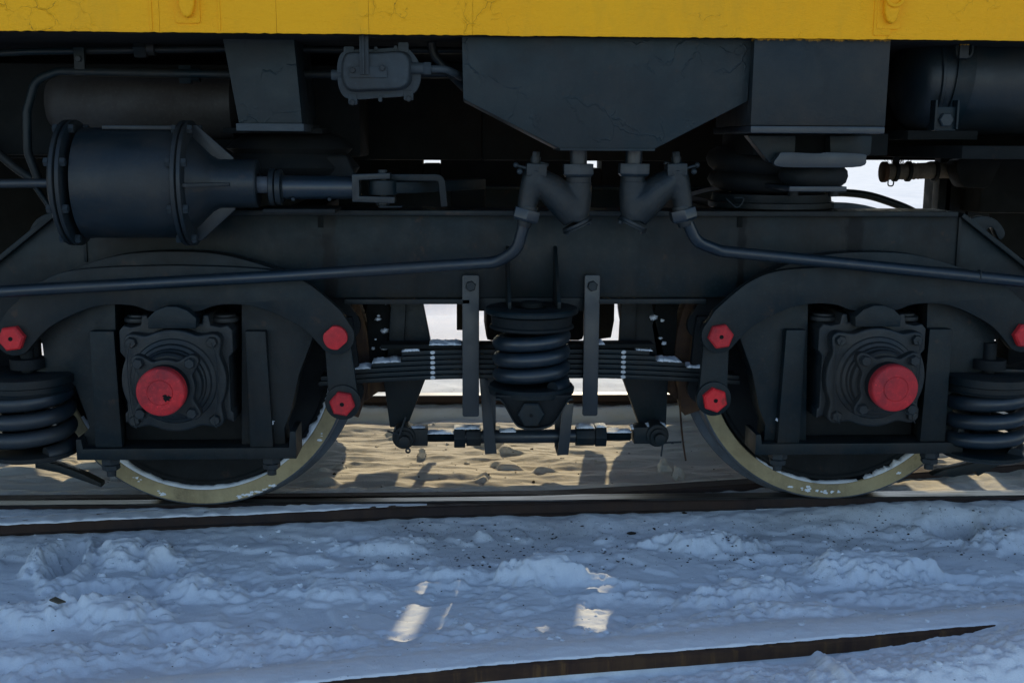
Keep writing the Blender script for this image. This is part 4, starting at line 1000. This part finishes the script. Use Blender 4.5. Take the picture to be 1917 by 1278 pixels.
# brake cylinder on the left
YCY = -.345
yc0 = at(240, 343, YCY); zcy = yc0.z
X = lambda px: PX(px, 343, YCY-.10)
rb = .152
bc = MB(); bc.rev((X(140), YCY, zcy), (1, 0, 0), [(0, rb), (X(345)-X(140), rb)], 56)
bco = obj('brake_cylinder', bc, M['cyl'], bogie, 0, 40)
m_ = MB(); m_.box(X(185), X(340), YCY-.05, YCY+.10, zcy+rb-.006, zcy+rb+.006); obj('top_rib', m_, M['cyl'], bco, .004)
def flange(x0, x1, r): 
    m_ = MB(); m_.rev((x0, YCY, zcy), (1, 0, 0), [(0, r-.003), (.002, r), (x1-x0-.002, r), (x1-x0, r-.003)], 56); return obj('flange', m_, M['cyl'], bco, 0, 40)
fl0 = X(106)
flange(fl0, fl0+.013, rb+.021); flange(fl0+.017, fl0+.030, rb+.021); flange(X(334)-.008, X(334)+.006, rb+.021); flange(X(334)+.009, X(334)+.022, rb+.021)
m_ = MB(); m_.rev((fl0, YCY, zcy), (-1, 0, 0), [(-.002, rb+.01), (.006, rb), (.02, rb*.8), (.028, rb*.4), (.03, .02)], 40); obj('end_cover', m_, M['cyl'], bco, 0, 40)
m_ = MB(); m_.rev((fl0+.012, YCY, zcy), (1, 0, 0), [(0, rb+.012), (.006, rb+.012)], 40); m_.rev((X(334)+.004, YCY, zcy), (1, 0, 0), [(0, rb+.012), (.007, rb+.012)], 40); obj('gasket', m_, M['near_black'], bco)
bsm = mkmesh('flange_bolt', MB().hexb((0, 0, 0), (0, -1, 0), .022, .013), M['bolt'])
for k in range(8):
    a = R(22+45*k); yy, zz = YCY-(rb+.009)*math.cos(a), zcy+(rb+.009)*math.sin(a)
    place('bolt', bsm, (fl0, yy, zz), bco, (-1, 0, 0)); place('bolt', bsm, (fl0+.030, yy, zz), bco, (1, 0, 0))
    place('bolt', bsm, (X(334)+.022, yy, zz), bco, (1, 0, 0)); place('bolt', bsm, (X(334)-.008, yy, zz), bco, (-1, 0, 0))
# nose: ribbed cone, neck and rod
xn0, xn1 = X(334)+.022, X(472)
m_ = MB(); m_.rev((xn0, YCY, zcy), (1, 0, 0), [(0, .125), (.008, .12), (.05, .078), (.07, .068), (xn1-xn0-.004, .067), (xn1-xn0, .064), (xn1-xn0, .03), (xn1-xn0-.04, .03)], 48); nz = obj('nose_cone', m_, M['cyl'], bco, 0, 30)
for a in (R(90), R(0), R(180), R(270)):
    m_ = MB(); ca, sa = math.cos(a), math.sin(a)
    q0 = [(xn0, .16), (xn0+.012, .16), (xn0+.11, .072), (xn0+.11, .03), (xn0, .03)]
    nrm = Vector((0, sa, ca))*.005
    lp = [Vector((x, YCY-ca*r2, zcy+sa*r2)) for x, r2 in q0]
    m_.loft([p-nrm for p in lp], [p+nrm for p in lp]); obj('nose_rib', m_, M['cyl'], bco, .0015)
m_ = MB(); m_.cyl((xn1-.03, YCY, zcy-.003), (X(500), YCY, zcy-.003), .024); obj('piston_rod', m_, M['steel'], bco)
for a, b, r2 in ((X(494), X(505), .052), (X(506), X(518), .050), (X(518), X(521), .042)):
    m_ = MB(); m_.rev((a, YCY, zcy-.010), (1, 0, 0), [(0, r2-.003), (.002, r2), (b-a-.002, r2), (b-a, r2-.003)], 36); obj('rod_collar', m_, M['cyl'], bco, 0, 40)
m_ = MB(); m_.cyl((X(515), YCY, zcy-.010), (X(655), YCY, zcy-.010), .034, .032, n=28); obj('push_rod', m_, M['pipe'], bco)
for px in (540, 610):
    m_ = MB(); m_.ball((X(px), YCY-.02, zcy-.042), .006); obj('grease_nipple', m_, M['bolt'], bco)
# clevis, slack lever and guide bracket
zr = zcy-.010; xk0, xk1 = X(655), X(728)
m_ = MB(); m_.prism([(xk0, zr+.038), (xk1, zr+.042), (xk1, zr+.026), (xk0+.020, zr+.022), (xk0+.020, zr-.022), (xk1+.012, zr-.024), (xk1+.012, zr-.042), (xk0, zr-.038)], YCY-.042, YCY+.042); cv = obj('clevis', m_, M['cyl'], bogie, .003)
xe = X(712)
m_ = MB(); m_.cyl((xe, YCY, zr-.056), (xe, YCY, zr+.05), .013); obj('clevis_pin', m_, M['bolt'], cv)
m_ = MB(); m_.hexb((xe, YCY, zr-.037), (0, 0, -1), .034, .012); m_.tube([(xe-.004, YCY-.02, zr-.053), (xe+.055, YCY-.02, zr-.052)], .0025, 6); obj('pin_nut', m_, M['bolt'], cv)
m_ = MB(); m_.cyl((xe, YCY, zr-.020), (xe, YCY, zr+.021), .040, n=24); m_.prism([(xe, YCY-.03), (xe+.09, YCY+.02), (xe+.30, YCY+.34), (xe+.25, YCY+.36), (xe, YCY+.03)], zr-.016, zr+.016, 'z'); obj('brake_lever', m_, M['black'], cv, .003)
ybk = YCY+.03
m_ = MB(); pth = fillet([Vector(at(700, 326, ybk)), Vector(at(832, 326, ybk)), Vector(at(838, 386, ybk))], .03, 8)
o1 = [(p.x, p.z) for p in pth]; o2 = []
th_ = .019
for i, p in enumerate(pth):
    t = (pth[min(i+1, len(pth)-1)]-pth[max(i-1, 0)]).normalized(); o2.append((p.x-(-t.z)*th_*-1*-1 if False else p.x+t.z*th_, p.z-t.x*th_))
m_.prism(o1+o2[::-1], ybk-.012, ybk+.012); obj('rod_guide', m_, M['black'], bogie, .003)
m_ = MB(); a, b = at(735, 347, .1), at(830, 356, .1); m_.box(a.x, b.x, .06, .09, b.z, a.z); obj('lever_bar', m_, M['black'], bogie, .003)
pipe('air_pipe', [(-6, YCY, zcy), at(-300, 340, YCY), at(-20, 344, YCY), (fl0, YCY, zcy)], .013, M['pipe'], .05, bogie)
m_ = MB(); m_.box(X(150), X(330), YCY+.06, YW+.02, zcy-.12, zcy+.06); obj('cylinder_mount', m_, M['black_flat'], bogie, .005)
m_ = MB(); m_.box(X(480), X(620), -.36, -.18, ztf+.018, ztf+.030); obj('guide_plate', m_, M['black_flat'], bogie, .003)

# air spring on the right of the side frame
ca = at(1455, 350, -.04); za0 = ztf+.017
m_ = MB(); m_.rev((ca.x, .03, za0), (0, 0, 1), [(0, .19), (.004, .197), (.020, .198), (.022, .190), (.026, .188), (.046, .186), (.048, .17)], 56); asb = obj('air_spring', m_, M['black'], bogie, 0, 30)
m_ = MB(); m_.rev((ca.x-.005, .03, za0+.048), (0, 0, 1), [(0, .15), (.012, .185), (.030, .198), (.045, .192), (.054, .178), (.066, .196), (.085, .204), (.105, .196), (.12, .17), (.125, .12)], 56)
for v in m_.bm.verts: v.co.z += .018*(ca.x-v.co.x)/.2*(v.co.z-za0)/.12 + .003*mnoise.noise(v.co*12)
obj('air_bag', m_, M['rubber'], asb, 0, 70)
for px in (1490, 1566):
    m_ = MB(); c = at(px, 366, -.19); m_.cyl((c.x, -.16, za0+.045), (c.x, -.16, za0+.085), .016, n=16); obj('stud', m_, M['black'], asb)
m_ = MB(); m_.tube(spline([at(1360, 372, -.2), at(1380, 388, -.21), at(1392, 372, -.2), at(1375, 370, -.2)], 8), .002, 6); obj('wire_loop', m_, M['bolt'], asb)

# lifting hooks at the ends of the frame
def hook(pts, nm):
    m_ = MB(); o_ = spline([xz(a, b, YW+.03) for a, b in pts], 5, True); m_.prism(o_, YW+.012, YW+.045); obj('lifting_hook', m_, M['black'], bogie, .003)
hook([(1800, 418), (1815, 408), (1838, 404), (1860, 411), (1874, 428), (1876, 440), (1868, 448), (1862, 440), (1856, 428), (1848, 425), (1841, 432), (1841, 447), (1846, 462), (1850, 500), (1800, 470)], 1)
hook([(112, 402), (95, 399), (75, 408), (62, 424), (60, 436), (66, 442), (73, 432), (78, 423), (88, 422), (95, 428), (96, 440), (94, 455), (100, 490), (130, 470)], 1)

# brake rigging between the wheels
YBH = .03
for pts in ([(734, 560), (790, 560), (806, 640), (804, 690), (762, 800), (730, 800), (715, 690)], [(1166, 560), (1218, 560), (1252, 690), (1247, 800), (1200, 805), (1160, 690)]):
    m_ = MB(); m_.prism([xz(a, b, YBH) for a, b in pts], YBH, YBH+.05); bh = obj('brake_hanger', m_, M['black'], bogie, .004)
    m_ = MB(); a, b = pts[0], pts[-2]; m_.prism([xz(pts[0][0]-2, 560, YBH-.03), xz(pts[0][0]+26, 560, YBH-.03), xz(pts[0][0]+20, 700, YBH-.03), xz(pts[0][0]-10, 700, YBH-.03)], YBH-.03, YBH-.002); obj('stiffener', m_, M['black'], bh, .003)
for pts in ([(1112, 480), (1152, 480), (1150, 600), (1144, 632), (1112, 636)], [(760, 480), (828, 480), (824, 560), (760, 560)], [(855, 480), (868, 480), (868, 618), (855, 618)]):
    m_ = MB(); m_.prism([xz(a, b, 1.56) for a, b in pts], 1.56, 1.62); obj('brake_hanger', m_, M['near_black'], bogie, .004)
# brake blocks close to the wheel treads, with holders
for xa, s_ in ((XL, 1), (XR, -1)):
    m_ = MB(); o_ = []
    for k in range(9): a = R(-22+50*k/8); o_.append((xa+s_*(RW+.006)*math.cos(a), ZA+(RW+.006)*math.sin(a)))
    for k in range(9): a = R(28-50*k/8); o_.append((xa+s_*(RW+.062)*math.cos(a), ZA+(RW+.055)*math.sin(a)))
    m_.prism(o_, .02, .10); bb = obj('brake_block', m_, M['rust'], bogie, .004)
    m_ = MB(); cc = (xa+s_*(RW+.085), ZA+.08); m_.prism([(cc[0]-s_*.03, cc[1]+.20), (cc[0]+s_*.02, cc[1]+.20), (cc[0]+s_*.055, cc[1]+.02), (cc[0]+s_*.02, cc[1]-.16), (cc[0]-s_*.03, cc[1]-.16)], .03, .08); obj('block_holder', m_, M['near_black'], bb, .004)
    m_ = MB(); m_.cyl((cc[0]+s_*.02, .05, cc[1]), (cc[0]+s_*.02, 1.65, cc[1]), .035); obj('brake_beam', m_, M['near_black'], bogie)
    m_ = MB(); m_.prism([(cc[0], cc[1]-.10), (cc[0]+s_*.10, cc[1]-.16), (cc[0]+s_*.11, cc[1]-.20), (cc[0]+s_*.0, cc[1]-.2), (cc[0]-s_*.05, cc[1]-.235), (cc[0]-s_*.05, cc[1]-.2)], .05, .09); obj('block_key', m_, M['rust'], bb, .003)
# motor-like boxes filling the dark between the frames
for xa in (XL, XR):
    m_ = MB(); m_.box(xa-.20, xa+.20, .45, 1.25, .55, .85); obj('gear_case', m_, M['near_black'], bogie, .03)

# pull rod (turnbuckle)
YRD = -.06
zrd = PZ(995, 816, YRD); Xr = lambda px: PX(px, 816, YRD)
m_ = MB(); m_.cyl((Xr(870), YRD, zrd), (Xr(1115), YRD, zrd), .022, n=22); rod = obj('pull_rod', m_, M['pipe'], bogie)
for a, b, r2, n in ((850, 871, .037, 6), (873, 900, .031, 8), (1077, 1112, .033, 8), (1113, 1134, .036, 6)):
    m_ = MB(); m_.cyl((Xr(a), YRD, zrd), (Xr(b), YRD, zrd), r2, n=n); obj('rod_nut', m_, M['black'], rod, .003)
for a, b in ((800, 852), (1132, 1180)):
    m_ = MB(); k = 26; prof = []
    for i in range(k):
        prof += [(i/k, .0155), ((i+.5)/k, .0175)]
    L_ = Xr(b)-Xr(a); m_.rev((Xr(a), YRD, zrd), (1, 0, 0), [(t*L_, r2) for t, r2 in prof]+[(L_, .0155)], 16); obj('thread', m_, M['black'], rod, 0, 20)
for px, s_, py in ((757, 1, 818), (1227, -1, 814)):
    xe_ = Xr(px); ze_ = PZ(px, py, YRD-.03)
    m_ = MB(); m_.rev((xe_, YRD-.040, ze_), (0, 1, 0), [(0, .034), (.004, .037), (.076, .037), (.08, .034)], 28); m_.box(min(xe_+s_*.02, xe_+s_*.075), max(xe_+s_*.02, xe_+s_*.075), YRD-.034, YRD+.034, ze_-.028, ze_+.026); ey = obj('clevis_eye', m_, M['black'], rod, .003)
    m_ = MB(); m_.cyl((xe_+.003, YRD-.075, ze_-.004), (xe_+.003, YRD+.05, ze_-.004), .0175, n=20); obj('clevis_pin', m_, M['black'], rod, .002)
    m_ = MB(); m_.rev((xe_+.002, YRD-.052, ze_-.002), (0, 1, 0), [(0, .027), (.003, .028), (.007, .028)], 24); obj('washer', m_, M['black'], rod)
    m_ = MB(); y_ = YRD-.066
    if s_ > 0: m_.tube([(xe_-.012, y_, ze_+.016), (xe_+.008, y_-.004, ze_+.075)], .0035, 6); m_.tube([(xe_-.016, y_, ze_+.018), (xe_-.05, y_, ze_+.030)], .0035, 6)
    else: m_.tube([(xe_+.01, y_, ze_-.016), (xe_+.072, y_, ze_-.014)], .0035, 6); m_.tube([(xe_+.012, y_, ze_-.02), (xe_+.008, y_, ze_-.06)], .003, 6)
    obj('cotter_pin', m_, M['bolt'], rod)
    if s_ > 0: m_ = MB(); m_.rev((xe_+.014, y_-.004, ze_-.034), (0, 1, 0), [(0, .004), (.002, .009), (.006, .009), (.008, .004)], 12, False); obj('cotter_eye', m_, M['bolt'], rod)
# safety straps round the rod
for A_ in ([(897, 700), (914, 712), (930, 848), (908, 850)], [(1054, 755), (1074, 755), (1064, 850), (1043, 852)]):
    m_ = MB(); m_.prism([xz(a, b, YRD-.055) for a, b in A_], YRD-.058, YRD-.050); ss = obj('safety_strap', m_, M['pipe'], bogie, .001)
    a, b = xz(*A_[3], YRD-.055), xz(*A_[2], YRD-.055); m_ = MB(); m_.box(a[0], b[0], YRD-.0495, YRD+.04, a[1], a[1]+.007); m_.box(a[0], b[0], YRD+.04, YRD+.048, a[1], a[1]+.25); obj('strap_return', m_, M['pipe'], ss, .001)
# hanging wire by the right wheel
m_ = MB(); m_.tube(spline([at(1272, 740, .02), at(1275, 790, .02), at(1279, 830, .02), at(1284, 862, .02)], 6), .0032, 6); obj('hanging_wire', m_, M['rust'], bogie)

# ------------------------------------------------------------------ wheelsets
def wheel(y0, d, xa, parent, seed):
    """tyre and disc; y0 outer face, d=+1 when the inside lies towards +y"""
    z = RW+.001
    pr = [(.006, .4214), (0, .4235), (0, RW-.007), (.005, RW-.001), (.010, RW), (.088, RW+.002), (.098, RW+.012), (.104, RW+.024), (.112, RW+.029), (.122, RW+.026), (.130, RW+.012), (.130, .41), (.085, .405), (.03, .415), (.006, .4214)]
    mats = [0, 0, 1, 1, 1, 1, 1, 1, 1, 1, 2, 2, 2, 2]
    mb = MB(); mb.rev((xa, y0, z), (0, d, 0), [(t, r) for t, r in pr], 96, False, mats)
    mb2 = MB(); mb2.rev((xa, y0, z), (0, d, 0), [(.03, .4149), (.052, .395), (.060, .36), (.075, .25), (.045, .15), (.0, .13), (-.03, .12), (-.03, .02)], 64)
    wo = obj('wheel', mb2, M['black_flat'], parent, 0, 30)
    obj('tyre', mb, [M['olive'], M['steel'], M['black_flat']], wo, 0, 28)
    mb = MB(); mb.rev((xa, y0, z), (0, d, 0), [(.028, .398), (.024, .404), (.024, .413), (.034, .4152)], 80, False); obj('retaining_ring', mb, M['black_flat'], wo, 0, 30)
    return wo
for xa, lab in ((XL, 'wheelset with olive painted rim under the axle box whose red cap is chipped'), (XR, 'wheelset with olive painted rim under the axle box whose red cap is unchipped')):
    ws = thing('wheelset', lab, 'wheelset', (xa, CENTRE_Y, 0), 'wheelsets of the bogie')
    mb = MB(); mb.rev((xa, -.2, RW), (0, 1, 0), [(0, .06), (.15, .06), (.16, .085), (.32, .085), (.34, .075), (1.76, .075), (1.78, .085), (1.94, .085), (1.95, .06), (2.1, .06)], 28); obj('axle', mb, M['near_black'], ws)
    wheel(.0, 1, xa, ws, 1); wheel(YF+.02, -1, xa, ws, 2)

# ------------------------------------------------------------------ loose things: snow on steel, crumbs, grit, leaf, twigs
def lump_strip(mb, a, b, y0, y1, h, seed, n=26, m=5, under=.001):
    """a lumpy ridge of snow lying along a line a->b between two depths"""
    a, b = Vector(a), Vector(b); g_ = []
    for i in range(n+1):
        u = i/n; row = []
        for j in range(m+1):
            v = j/m; p = a.lerp(b, u); y = y0+(y1-y0)*v
            e = min(1, 6*min(u, 1-u)+.15)*min(1, 3.0*min(v, 1-v)+.35)
            hh = h*e*(.55+.8*max(-.6, mnoise.noise(Vector((p.x*38+seed, y*38, seed*1.3))))+.3*mnoise.noise(Vector((p.x*110, y*110, seed))))
            row.append(mb.bm.verts.new((p.x+.002*mnoise.noise(Vector((u*20, v*9, seed))), y+.004*mnoise.noise(Vector((u*14, seed, v*3))), p.z+max(.0008, hh))))
        g_.append(row)
    base = []
    for i in range(n):
        for j in range(m): mb.face((g_[i][j], g_[i+1][j], g_[i+1][j+1], g_[i][j+1]))
    edge = [g_[i][0] for i in range(n+1)]+[g_[n][j] for j in range(1, m+1)]+[g_[i][m] for i in range(n-1, -1, -1)]+[g_[0][j] for j in range(m-1, 0, -1)]
    lowv = []
    for k, v in enumerate(edge):
        i_ = v.co; u = max(0, min(1, (i_.x-a.x)/(b.x-a.x if abs(b.x-a.x) > 1e-6 else 1e-6))); zz = a.lerp(b, u).z
        lowv.append(mb.bm.verts.new((i_.x, i_.y, zz-under)))
    for k in range(len(edge)): mb.face((edge[k], edge[(k+1) % len(edge)], lowv[(k+1) % len(edge)], lowv[k]))
    mb.face(lowv)
sn = MB()
def leaf_top(x, i): return zt6-i*th+leaf_z(x)-.001
for (xa_, xb_, i) in ((lens[1][0]-.0, lens[1][0]+.055, 0), (lens[2][0]+.0, lens[1][0]-.004, 2), (lens[3][0]+.015, lens[2][0]-.004, 3), (lens[1][1]-.062, lens[1][1]-.01, 0), (lens[1][1]+.004, lens[2][1]-.01, 2), (lens[2][1]+.006, lens[3][1]-.01, 3), (XC-.30, XC-.2, -1), (XC+.21, XC+.245, -1)):
    lump_strip(sn, (xa_, 0, leaf_top(xa_, i) if i >= 0 else zt6+.014), (xb_, 0, leaf_top(xb_, i) if i >= 0 else zt6+.014), YLf0+.002, YLf1, .010, xa_*7, 40, 7)
tag(obj('snow_on_leaf_spring', sn, M['dust'], sharp=80), 'crusts of snow lying on the stepped ends of the leaf spring', 'snow', kind='stuff')
sn = MB()
for px0, px1, rr2, dz in ((740, 800, .0, .030), (800, 850, 0, .016), (850, 899, 0, .031), (935, 965, 0, .020), (1078, 1112, 0, .031), (1114, 1134, 0, .034), (1134, 1180, 0, .016), (1180, 1205, 0, .027), (1209, 1245, 0, .035)):
    lump_strip(sn, (Xr(px0), 0, zrd+dz), (Xr(px1), 0, zrd+dz), YRD-.024, YRD+.024, .009, px0*.31)
tag(obj('snow_on_pull_rod', sn, M['dust'], sharp=80), 'thin snow lying along the top of the pull rod under the centre spring', 'snow', kind='stuff')
sn = MB()
def rim_snow(xa, a0, a1, h, seed):
    """snow lodged on the inner ledge of a tyre"""
    n = 60; rows = []
    for i in range(n+1):
        u = i/n; a = R(a0+(a1-a0)*u); nn = .5+mnoise.noise(Vector((u*9, seed, 0)))+.35*mnoise.noise(Vector((u*30, seed, 2)))
        hh = max(.0005, h*nn*min(1, 7*min(u, 1-u)))
        row = []
        for t, k in ((.0015, 0), (.002, .55), (.012, 1.), (.026, .85), (.034, 0)):
            r2 = (.4212 if t < .01 else .418)-hh*k
            row.append(sn.bm.verts.new((xa+r2*math.cos(a), t, RW+r2*math.sin(a))))
        rows.append(row)
    for i in range(n):
        for j in range(4): sn.face((rows[i][j], rows[i+1][j], rows[i+1][j+1], rows[i][j+1]))
rim_snow(XL, 205, 300, .011, 1); rim_snow(XL, 304, 352, .016, 5); rim_snow(XR, 232, 282, .007, 3); rim_snow(XR, 285, 312, .013, 4)
for xa, a0, r0, num in ((XL, 252, .452, 7), (XL, 288, .458, 12), (XL, 294, .462, 7), (XL, 326, .452, 3), (XL, 240, .44, 5), (XR, 257, .448, 7), (XR, 265, .446, 6), (XR, 273, .447, 5), (XR, 300, .45, 3)):
    for k in range(num):
        a = R(a0+random.gauss(0, 2.2)); r2 = r0+random.gauss(0, .004)
        sn.ball((xa+r2*math.cos(a), -.0004, RW+r2*math.sin(a)), random.uniform(.0018, .0045), (random.uniform(1, 2), .22, random.uniform(.5, 1)), 2, 1.2, k+a0)
tag(obj('snow_on_rims', sn, M['dust'], sharp=80), 'snow lodged along the inner edge of the olive wheel rims', 'snow', kind='stuff')
sn = MB()
for xa, s_ in ((XL, 1), (XR, -1)):
    c0 = (xa+s_*(RW+.10), ZA+.12)
    for k in range(26):
        u = random.random(); sn.ball((c0[0]+s_*random.uniform(-.03, .06), random.uniform(.0, .08), c0[1]+random.uniform(-.16, .07)), random.uniform(.003, .014), (1, 1, .7), 2, .8, k)
    sn.ball((xa+s_*.245, YP-.01, .335), .02, (1.2, 1, .35), 2, .6, 3)
tag(obj('snow_on_brakes', sn, M['dust'], sharp=80), 'lumps of snow frozen on the brake blocks beside the wheels', 'snow', kind='stuff')
sn = MB()
lump_strip(sn, (-2.4, 0, -.0045), (-.10, 0, -.0045), -.026, .026, .007, 4.4, 260, 6)
b_sn = obj('snow_on_rail', sn, M['dust'], sharp=80)
for v in b_sn.data.vertices:
    x = v.co.x; y = float(np.interp(x, [p[0] for p in B_PTS], [p[1] for p in B_PTS])); k_ = max(0, min(1, (-.08-x)/.5))
    v.co.y = y-.008*(1-k_)+v.co.y*(.3+k_*1.15)*(1+.22*mnoise.noise(Vector((x*14, 1, 0)))+.12*mnoise.noise(Vector((x*50, 2, 0)))); v.co.z += .004*min(0, mnoise.noise(Vector((x*11, 5, v.co.y*30))))
tag(b_sn, 'line of snow lying on the dark rail in front of the left wheel', 'snow', kind='stuff')

# crumbs of snow
cr = MB()
def scatter(mb, n, x0, x1, y0, y1, s0, s1, flat, seed, pw=2.5):
    rng = random.Random(seed)
    X_ = []; 
    for _ in range(n):
        X_.append((rng.uniform(x0, x1), rng.uniform(y0, y1), s0+(s1-s0)*rng.random()**pw))
    Z_ = height(np.array([p[0] for p in X_]), np.array([p[1] for p in X_]))
    for k, ((x, y, s_), z) in enumerate(zip(X_, Z_)):
        if -.03 < y-lin(F_PTS, x) < .08 and x < 1.1: continue
        if -.02 < y < .12: continue
        mb.ball((x, y, z+s_*.08), s_, (1, rng.uniform(.5, 1.1), rng.uniform(*flat)), 1 if s_ < .005 else 2, 1.1, k+seed)
scatter(cr, 700, -1.6, 2.2, -1.35, -.03, .0016, .009, (.35, .7), 3, 3.)
scatter(cr, 110, -1.4, 2.1, -1.3, -.15, .006, .020, (.3, .6), 5, 4.)
tag(obj('snow_crumbs', cr, M['dust'], sharp=80), 'crumbs of broken snow scattered over the trampled snow in front', 'snow', kind='stuff')
cr = MB()
scatter(cr, 130, -1.4, 2.1, .5, 1.5, .003, .012, (.4, .8), 8, 5.)
for px, py, s_ in ((1243, 872, .035), (1270, 880, .028), (930, 800, .02), (790, 838, .022)):
    p = gnd(px, py+8, -.09); cr.ball((p.x, p.y, zat(p.x, p.y)+s_*.3), s_, (.8, .8, 1.1), 3, .7, px)
tag(obj('sandy_clods', cr, M['snow'], sharp=80), 'clods of sandy snow strewn between the rails under the bogie', 'snow', kind='stuff')
gr = MB()
scatter(gr, 1000, -.3, 1.75, -.40, -.03, .0012, .0050, (.3, .6), 12, 3.); scatter(gr, 140, -1.4, 1.9, -1.1, -.1, .001, .004, (.3, .6), 13, 3.)
scatter(gr, 130, -1.4, 2.0, .5, 1.4, .0015, .007, (.5, .9), 21, 3.)
for px, py, L_ in ((1280, 968, .012), (1182, 992, .018), (1090, 985, .007), (890, 970, .006)):
    p = gnd(px, py, -.06); gr.ball((p.x, p.y, zat(p.x, p.y)+.004), L_, (1, .4, .3), 1, .6, px)
tag(obj('cinder_grit', gr, M['cinder'], sharp=80), 'dark grit sprinkled on the snow beside the near rail', 'grit', kind='stuff')
# dry leaf
p = gnd(110, 1157, -.06); z = zat(p.x, p.y)
mb = MB(); mb.prism([(p.x-.020, p.y-.004), (p.x-.012, p.y+.020), (p.x+.003, p.y+.012), (p.x+.020, p.y+.004), (p.x+.006, p.y-.014)], z+.006, z+.010, 'z')
for v in mb.bm.verts: v.co.z += .35*(v.co.x-p.x)*-.6 + .010
tag(obj('dry_leaf', mb, M['leafm'], None, .001), 'small grey curled leaf lying on the snow at the lower left', 'leaf')
# bare shrub far off on the right
sh = thing('bare_shrub', 'bare leafless shrub far off on the snowfield, seen above the wrapped hose', 'shrub', (19.2, 45, 0))
mb = MB(); rng = random.Random(5)
def branch(p, d, L_, r2, lv):
    q_ = p+d*L_; mb.tube([p, p.lerp(q_, .5)+Vector((rng.uniform(-.05, .05), 0, .02))*L_, q_], [r2, r2*.8, r2*.55], 5)
    if lv:
        for _ in range(3):
            nd = (d+Vector((rng.uniform(-.8, .8), rng.uniform(-.8, .8), rng.uniform(-.1, .5)))).normalized(); branch(p.lerp(q_, rng.uniform(.5, 1)), nd, L_*.68, r2*.6, lv-1)
zb0 = zat(19.2, 45)
for k in range(7): branch(Vector((19.2+rng.uniform(-.5, .5), 45, zb0-.05)), Vector((rng.uniform(-.6, .6), rng.uniform(-.4, .4), 1)).normalized(), .42, .016, 3)
obj('branches', mb, M['twig'], sh)
